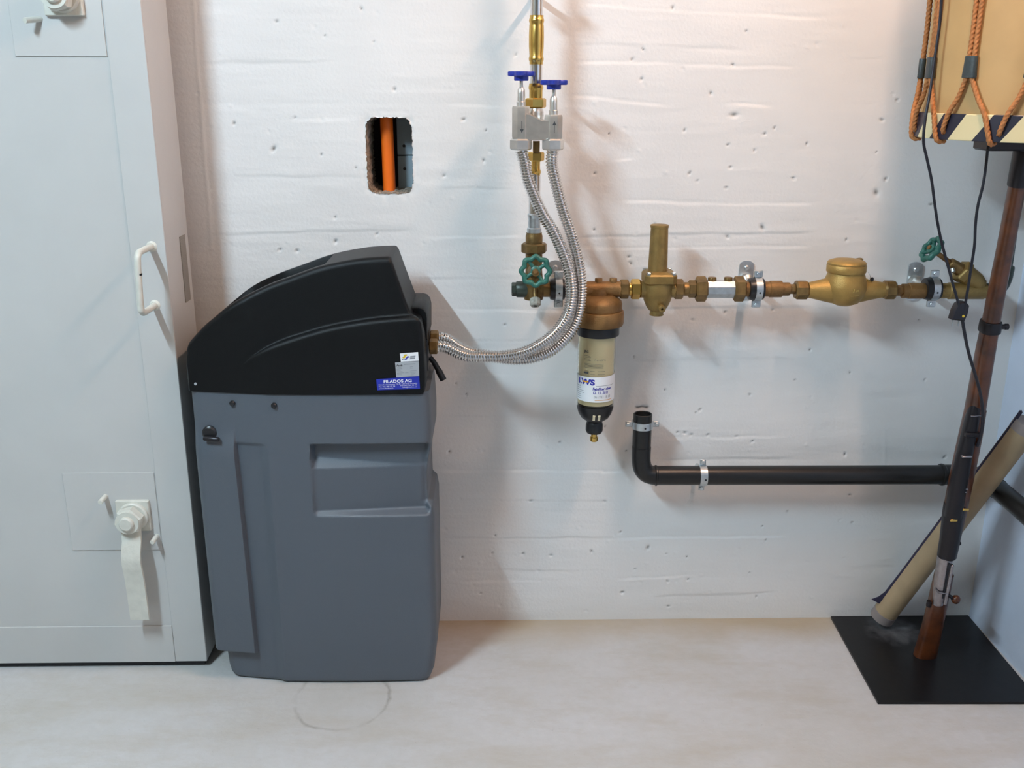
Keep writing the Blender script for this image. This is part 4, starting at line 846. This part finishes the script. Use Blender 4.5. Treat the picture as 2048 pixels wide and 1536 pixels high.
# ================================================================== BLACK DRAIN PIPE
QY, QZ, QR = -0.065, 0.4265, 0.0232
dr = thing('drain_pipe', (0.72, QY, 0.40), 'black plastic drain pipe with open upright end below the filter', 'drain pipe')
b = MB(); b.lathe([(0.0188, -0.05), (0.0188, 0.0), (0.0200, 0.0015), (0.0220, 0.0), (0.0220, -0.090)], (0.3535, QY, 0.582), (0, 0, 1), 32); b.build('upright_end', 'drain', dr)
b = MB(); b.tube(spline([(0.3535, QY, 0.500), (0.3535, QY, 0.482), (0.3545, QY, 0.462), (0.3595, QY, 0.444), (0.3700, QY, 0.432), (0.3850, QY, 0.4270), (0.395, QY, QZ)], 6), 0.0228, 28); b.build('elbow', 'drain', dr)
b = MB(); b.lathe([(0.0235, 0), (0.0250, 0.0015), (0.0250, 0.0045), (0.0235, 0.006)], (0.388, QY, QZ), (1, 0, 0), 28); b.build('elbow_rim', 'drain', dr)
b = MB(); b.lathe([(QR, 0), (QR, 0.70)], (0.392, QY, QZ), (1, 0, -0.003), 32); b.build('long_pipe', 'drain', dr)
b = MB(); b.lathe([(QR, 0), (0.0262, 0.001), (0.0270, 0.004), (0.0262, 0.008), (0.0245, 0.010), (0.0245, 0.060)], (1.078, QY, QZ-0.002), (1, 0, 0), 32); b.build('socket', 'drain', dr)
b = MB(); b.tube(spline([(1.120, QY, 0.4235), (1.145, QY, 0.423), (1.163, QY-0.006, 0.4225), (1.174, QY-0.018, 0.422), (1.180, QY-0.036, 0.4215), (1.180, QY-0.06, 0.421)], 6), QR, 28); b.build('corner_bend', 'drain', dr)
b = MB(); b.lathe([(QR, 0), (0.0262, 0.001), (0.0270, 0.004), (0.0262, 0.008), (0.0245, 0.010), (0.0245, 0.030), (QR, 0.031), (QR, 0.60)], (1.180, QY-0.050, 0.421), (0, -1, -0.018), 32); b.build('side_pipe', 'drain', dr)
def drain_clamp(c, ax_, lugdir, label):
    t = thing('drain_clamp', (c[0], c[1], c[2]-0.02), label, 'pipe clamp', 'drain clamps'); a = V(ax_).normalized(); l = V(lugdir).normalized(); c = V(c)
    b = MB(); b.lathe([(0.0222, -0.0085), (0.0254, -0.0085), (0.0254, 0.0085), (0.0222, 0.0085)], c, a, 36); s_ = b.build('strap', 'zinc', t)
    b = MB(); b.lathe([(0.0024, 0), (0.0024, 0.0007), (0.0001, 0.0007)], c+V(0.003, -0.0250, -0.002), (0, -1, 0), 12); b.build('strap_hole', 'gap_dark', s_)
    for s in (-1, 1):
        b = MB(); b.box(c+l*(s*0.0320)+V(0, 0.004, 0), (0.016, 0.014, 0.005), l, a, V(0, 1, 0), bev=0.0012); L_ = b.build('lug', 'zinc', t)
        b = MB(); b.nut(c+l*(s*0.0340)+V(0, 0.0015, 0), (0, -1, 0), 0.0052, 0.0045); b.build('lug_screw', 'zinc', L_)
    b = MB(); b.lathe([(0.005, 0), (0.005, 0.045)], c+V(0, 0.0235, 0), (0, 1, 0), 12); b.build('stud', 'zinc', t)
drain_clamp((0.3535, QY, 0.5560), (0, 0, 1), (1, 0, 0), 'zinc clamp round the upright end of the black drain pipe')
drain_clamp((0.5030, QY, 0.4262), (1, 0, 0), (0, 0, 1), 'zinc clamp round the level run of the black drain pipe')

# ================================================================== DRUM FLOOR LAMP ON A RIFLE
BX, BY = 1.046, -0.188
fp = thing('floor_lamp', (BX, BY, 0.0), 'floor lamp made of a rifle with a rope-tensioned drum as shade', 'floor lamp')
b = MB()
c4 = [(0.8745, 0.000), (1.2330, 0.000), (1.2220, -0.375), (0.8580, -0.369)]
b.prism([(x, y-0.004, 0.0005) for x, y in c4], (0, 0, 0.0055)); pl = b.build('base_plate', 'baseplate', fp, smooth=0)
ax_t = V(1.020, -0.335, 1.2); ax_b = V(BX, BY, 0.0); W_ = (ax_t-ax_b).normalized(); U_ = V(1, 0, 0); U_ = (U_-W_*U_.dot(W_)).normalized(); N_ = U_.cross(W_)*1.0
if N_.y > 0: N_ = -N_
def A(z, u=0.0, n=0.0): return ax_b+(ax_t-ax_b)*(z/1.2)+U_*u+N_*n
def gun_loft(name, m, secs, parent, seg=24, smooth=40, off=(0, 0), pw=2.6):
    R = []
    for z, hu, hn, cu, cn in secs:
        row = []
        for k in range(seg):
            a = 2*PI*k/seg; c_, s_ = math.cos(a), math.sin(a)
            row.append(A(z, cu+hu*math.copysign(abs(c_)**(2/pw), c_), cn+hn*math.copysign(abs(s_)**(2/pw), s_)))
        R.append(row)
    mb = MB(); mb.rings(R); return mb.build(name, m, parent, smooth=smooth)
fore = gun_loft('rifle_stock', 'wood', [(0.640, 0.0195, 0.022, 0.003, 0), (0.66, 0.0195, 0.022, 0.002, 0), (0.80, 0.0180, 0.020, 0, 0), (0.85, 0.0165, 0.018, 0, 0), (1.00, 0.0150, 0.0165, 0, 0), (1.20, 0.0150, 0.016, 0, 0)], fp)
gun_loft('fore_stock', 'wood', [(0.30, 0.020, 0.018, 0.004, -0.004), (0.40, 0.0245, 0.021, 0.003, -0.004), (0.50, 0.0245, 0.022, 0.003, -0.003), (0.60, 0.0225, 0.023, 0.004, -0.002), (0.66, 0.0200, 0.0225, 0.003, 0)], fore)
gun_loft('butt_wrist', 'wood', [(0.006, 0.027, 0.018, -0.004, 0.0), (0.03, 0.026, 0.018, -0.003, 0), (0.09, 0.0235, 0.018, 0.0, 0), (0.15, 0.0220, 0.018, 0.002, 0), (0.20, 0.0215, 0.018, 0.003, 0), (0.24, 0.0205, 0.018, 0.004, 0)], fore)
gun_loft('barrel_band', 'gunmetal', [(0.835, 0.0195, 0.0215, 0, 0), (0.837, 0.0205, 0.0225, 0, 0), (0.857, 0.0200, 0.022, 0, 0), (0.859, 0.0190, 0.021, 0, 0)], fore)
b = MB(); b.lathe([(0.0055, 0), (0.0055, 0.010), (0.0065, 0.011), (0.0065, 0.017), (0.003, 0.019)], A(0.847, 0.018, 0.004), U_, 12); b.build('band_screw', 'gunmetal', fore)
gun_loft('muzzle_band', 'gunmetal', [(1.135, 0.0165, 0.0175, 0, 0), (1.138, 0.0175, 0.0185, 0, 0), (1.20, 0.0180, 0.019, 0, 0), (1.205, 0.017, 0.018, 0, 0)], fore)
# sight base and receiver
gun_loft('sight_base', 'gunmetal', [(0.40, 0.0190, 0.016, -0.006, 0.009), (0.46, 0.0180, 0.017, -0.009, 0.011), (0.55, 0.0160, 0.017, -0.0085, 0.011), (0.64, 0.0135, 0.016, -0.006, 0.010), (0.668, 0.0125, 0.013, -0.0045, 0.010), (0.678, 0.010, 0.010, -0.004, 0.009)], fore)
for z, du, wd in ((0.612, -0.007, 0.032), (0.560, -0.011, 0.022)):
    b = MB(); b.box(A(z, du, 0.026), (wd, 0.010, 0.010 if z > 0.6 else 0.005), U_, N_, W_, bev=0.0015); b.build('sight_leaf', 'gunmetal' if z > 0.6 else 'gunsteel', fore)
for z, wd in ((0.655, 0.022), (0.478, 0.026), (0.470, 0.022)):
    b = MB(); b.box(A(z, -0.006, 0.0245), (wd, 0.003, 0.0022), U_, N_, W_, bev=0.0004); b.build('sight_line', 'gunsteel', fore)
rc = []
mb = MB(); NS = 40; R = []
for z, r_ in ((0.286, 0.019), (0.289, 0.0212), (0.305, 0.0218), (0.33, 0.0222), (0.40, 0.0240), (0.425, 0.0240)):
    row = []
    for k in range(NS):
        a = 2*PI*k/NS; fl_ = 1.0-0.035*(0.5+0.5*math.cos(14*a)); row.append(A(z, r_*fl_*math.cos(a)+0.002-0.004*sstep(0.33, 0.42, z), r_*fl_*math.sin(a)))
    R.append(row)
mb.rings(R); mb.build('receiver_sleeve', 'gunmetal', fore, smooth=30)
for z, u, wd in ((0.425, 0.012, 0.014), (0.398, -0.010, 0.016)):
    b = MB(); b.box(A(z, u, 0.0238), (wd, 0.003, 0.006), U_, N_, W_, bev=0.001); b.build('brass_wedge', 'brass', fore)
b = MB(); b.lathe([(0.006, 0), (0.006, 0.004), (0.004, 0.008)], A(0.322, 0.020, 0.0), U_, 12); b.build('sleeve_button', 'gunmetal', fore)
gun_loft('bolt_body', 'gunsteel', [(0.165, 0.012, 0.011, -0.004, 0.011), (0.19, 0.0140, 0.013, -0.004, 0.009), (0.25, 0.0150, 0.015, -0.004, 0.006), (0.29, 0.0165, 0.016, -0.003, 0.003)], fore)
b = MB(); b.box(A(0.225, 0.0075, 0.0215), (0.007, 0.008, 0.11), U_, N_, W_, bev=0.0015); b.build('bolt_rail', 'gunsteel', fore)
b = MB(); b.box(A(0.235, 0.0, 0.0205), (0.004, 0.006, 0.095), U_, N_, W_); b.build('bolt_groove', 'gap_dark', fore)
b = MB(); b.tube([A(0.2085, -0.020, 0.016)+V(0, 0, 0.004), A(0.2060, -0.014, 0.024), A(0.2045, -0.003, 0.026), A(0.2035, 0.006, 0.025)], 0.0017, 8); b.build('cocking_ring', 'gunsteel', fore)
b = MB(); b.tube([A(0.200, 0.006, 0.020), A(0.192, 0.018, 0.022), A(0.186, 0.024, 0.022)], 0.004, 10); b.build('bolt_arm', 'gunmetal', fore)
b = MB(); kc = A(0.184, 0.031, 0.022); b.lathe([(0.0001, -0.010), (0.0055, -0.009), (0.0095, -0.005), (0.0110, 0.0), (0.0098, 0.005), (0.006, 0.009), (0.0001, 0.0105)], kc, (0.8, -0.5, -0.15), 20); b.build('bolt_knob', 'wood', fore)
b = MB(); b.lathe([(0.006, 0), (0.0065, 0.006), (0.006, 0.014)], A(0.155, -0.021, 0.006), W_, 12); b.build('sling_stud', 'gunmetal', fore)
# bracket under the shade
DCX, DCY, DZ0, DZ1 = 1.022, -0.332, 1.227, 1.710
b = MB(); b.box((1.020, -0.332, 1.2145), (0.170, 0.060, 0.021), bev=0.003); br = b.build('shade_bracket', 'gunmetal', fp)
# drum shade
DR, HR = 0.1935, 0.2030
b = MB(); b.lathe([(DR, DZ0+0.02), (DR, DZ1-0.02)], (DCX, DCY, 0), (0, 0, 1), 96); dm = b.build('drum_shell', 'skin', fp)
def dp(phi, r, z): return V(DCX+r*math.sin(phi), DCY-r*math.cos(phi), z)
def hoop(z0, z1):
    mb = MB(); K = 26; S = 6; prof = [(HR-0.012, 0.0), (HR-0.001, 0.0), (HR, 0.03), (HR, 0.97), (HR-0.001, 1.0), (HR-0.012, 1.0), (HR-0.013, 0.5)]
    n = K*S; base = 0
    for i in range(n):
        for r_, t in prof:
            ph = math.radians(-44.0)+2*PI*i/n+math.radians(9.5)*(t-1.0); mb.v.append(tuple(dp(ph, r_, z0+(z1-z0)*t)))
    m_ = len(prof)
    for i in range(n):
        mb.cur = 1 if (i//S) % 2 == 0 else 0
        for j in range(m_):
            a = i*m_+j; b_ = i*m_+(j+1) % m_; c_ = ((i+1) % n)*m_+(j+1) % m_; d_ = ((i+1) % n)*m_+j
            mb.face(a, b_, c_, d_)
    return mb.build('drum_hoop', ['hoopw', 'hoopb'], dm, smooth=30)
hoop(DZ0, DZ0+0.0465); hoop(DZ1-0.0465, DZ1)
b = MB(); b.lathe([(0.0001, 0.0), (HR-0.012, 0.0), (HR-0.012, 0.004), (0.0001, 0.004)], (DCX, DCY, DZ0+0.012), (0, 0, 1), 64); b.build('lower_skin', 'skin', dm)
b = MB(); b.lathe([(0.0001, 0.0), (HR-0.012, 0.0), (HR-0.012, 0.004), (0.0001, 0.004)], (DCX, DCY, DZ1-0.016), (0, 0, 1), 64); b.build('upper_skin', 'skin', dm)
def rope(path, r=0.0044):
    pts = resample(spline(path, 8), 0.0018); mb = MB()
    mb.tube(pts, r, 15, True, lambda i, a: r*(0.72+0.36*abs(math.cos(1.5*(a-i*0.0018/0.0085*2*PI/3)))))
    return mb.build('rope', 'rope', dm, smooth=60)
TZC = DZ0+0.127
for k in range(12):
    ph = math.radians(-59.5+30*k); g_ = math.radians
    rr_ = HR+0.004
    # left leg ends in the hoop, right leg wraps under it
    rope([dp(ph-g_(1.2), DR+0.008, TZC-0.016), dp(ph-g_(4.2), DR+0.009, TZC-0.050), dp(ph-g_(8.0), HR+0.004, DZ0+0.048), dp(ph-g_(10.5), HR+0.0035, DZ0+0.018), dp(ph-g_(11), HR-0.004, DZ0+0.012)])
    rope([dp(ph+g_(1.2), DR+0.008, TZC-0.016), dp(ph+g_(6), DR+0.009, TZC-0.050), dp(ph+g_(11.5), HR+0.004, DZ0+0.045), dp(ph+g_(15), HR+0.0045, DZ0+0.006), dp(ph+g_(15.8), HR-0.002, DZ0-0.004), dp(ph+g_(16.5), HR-0.014, DZ0-0.003)])
    for s in (-1, 1):
        rope([dp(ph+s*g_(1.35), DR+0.0075, TZC+0.010), dp(ph+s*g_(1.5), DR+0.007, TZC+0.10), dp(ph+s*g_(3.0), HR+0.004, DZ1-0.046), dp(ph+s*g_(4), HR+0.004, DZ1-0.006), dp(ph+s*g_(4), HR-0.006, DZ1+0.003)])
    u1 = V(math.cos(ph), math.sin(ph), 0); n1 = V(math.sin(ph), -math.cos(ph), 0)
    mb = MB(); R = []
    for z, kx in ((-0.0185, 1.08), (-0.017, 1.12), (0.0, 1.0), (0.017, 0.94), (0.0185, 0.90)):
        c = dp(ph, DR+0.0075, TZC+z)
        R.append([c+u1*(0.0122*kx*math.copysign(abs(math.cos(a))**0.7, math.cos(a)))+n1*(0.0068*math.copysign(abs(math.sin(a))**0.7, math.sin(a))) for a in [2*PI*i/20 for i in range(20)]])
    mb.rings(R); mb.build('leather_tug', 'leather', dm)
# mains cord with plug
c1 = [(0.8055, -0.3720, 1.5192), (0.8119, -0.3700, 1.4356), (0.8098, -0.3720, 1.3669), (0.8062, -0.3780, 1.3100), (0.8009, -0.3840, 1.2658), (0.8016, -0.3860, 1.2237), (0.8158, -0.3780, 1.1905), (0.8328, -0.3700, 1.1511), (0.8467, -0.3640, 1.1082), (0.8592, -0.3600, 1.0696), (0.8753, -0.3560, 1.0274), (0.8918, -0.3520, 0.9905), (0.9076, -0.3500, 0.9533), (0.9194, -0.3500, 0.9252), (0.9284, -0.3500, 0.9029)]
c2 = [(0.9404, -0.3520, 1.2147), (0.9419, -0.3520, 1.1776), (0.9415, -0.3520, 1.1401), (0.9373, -0.3520, 1.1021), (0.9376, -0.3520, 1.0656), (0.9414, -0.3520, 1.0248), (0.9420, -0.3500, 0.9851), (0.9416, -0.3500, 0.9453), (0.9406, -0.3500, 0.9090), (0.9406, -0.3500, 0.8948)]
c3 = [(0.9381, -0.3450, 0.8855), (0.9492, -0.3420, 0.8518), (0.9661, -0.3360, 0.8085), (0.9847, -0.3300, 0.7698), (1.0017, -0.3240, 0.7357), (1.0179, -0.3160, 0.7006), (1.0316, -0.3060, 0.6642), (1.0382, -0.3000, 0.6342), (1.0418, -0.2920, 0.6065), (1.0438, -0.2820, 0.5800)]
cd = MB()
for c_ in (c1, c2, c3): cd.tube(resample(spline(c_, 8), 0.006), 0.0027 if c_ is not c3 else 0.0033, 10)
cdo = cd.build('mains_cord', 'cord', fp, smooth=60)
pc = V((0.9338, -0.3520, 0.8932))
b = MB(); b.prism([pc+V(x, 0, z) for x, z in ((-0.0165, -0.0185), (0.0105, -0.0215), (0.0150, -0.006), (0.0155, 0.010), (0.009, 0.017), (0.000, 0.018), (-0.008, 0.013), (-0.0135, 0.000))], (0, 0.022, 0), bev=0.12); pg = b.build('mains_plug', 'cord', fp)
b = MB(); b.lathe([(0.0026, 0), (0.0026, 0.0008), (0.0001, 0.0010)], pc+V(0.005, -0.0002, -0.0105), (0, -1, 0), 12); b.build('plug_screw', 'yellow_ink', pg)
for dx in (-0.011, 0.001):
    b = MB(); b.tube([pc+V(dx+0.001, 0.010, -0.019), pc+V(dx, 0.009, -0.033)], 0.0016, 8); b.build('plug_pin', 'zinc', pg)

# ================================================================== LEANING CARDBOARD TUBE
F0 = V(0.9880, -0.0480, 0.0285); F1 = V(1.1790, -0.2260, 0.6120); TD = (F1-F0).normalized(); TL = (F1-F0).length
ct = thing('cardboard_tube', (F0.x, F0.y, 0.006), 'tan cardboard tube leaning behind the rifle into the corner', 'tube')
TR = 0.0290
b = MB(); b.lathe([(TR-0.004, 0.001), (TR, 0.001), (TR, TL), (TR-0.004, TL), (TR-0.004, TL-0.15)], F0, TD, 40); b.build('tube_wall', 'card', ct)
for s0 in (-0.001, TL-0.022):
    b = MB(); b.lathe([(TR-0.006, 0), (TR+0.0009, 0), (TR+0.0009, 0.023), (TR-0.001, 0.0235)], F0+TD*s0, TD, 40); b.build('end_band', 'cardend', ct)
b = MB(); u_, v_, d_ = frame(TD)
e = (V(-1, 0.25, 0.0)-TD*V(-1, 0.25, 0).dot(TD)).normalized(); f_ = TD.cross(e)
R = []
for t, flare in ((0.040, 0.020), (0.055, 0.010), (0.075, 0.004), (0.15, 0.0025), (0.4, 0.0025), (TL-0.01, 0.0025), (TL+0.02, 0.004)):
    R.append([F0+TD*t+e*(TR-0.002)+f_*0.006, F0+TD*t+e*(TR+flare)+f_*0.002, F0+TD*t+e*(TR+flare)-f_*0.0005, F0+TD*t+e*(TR-0.003)-f_*0.006])
b.rings(R); b.build('paper_flap', 'navy', ct, smooth=20)
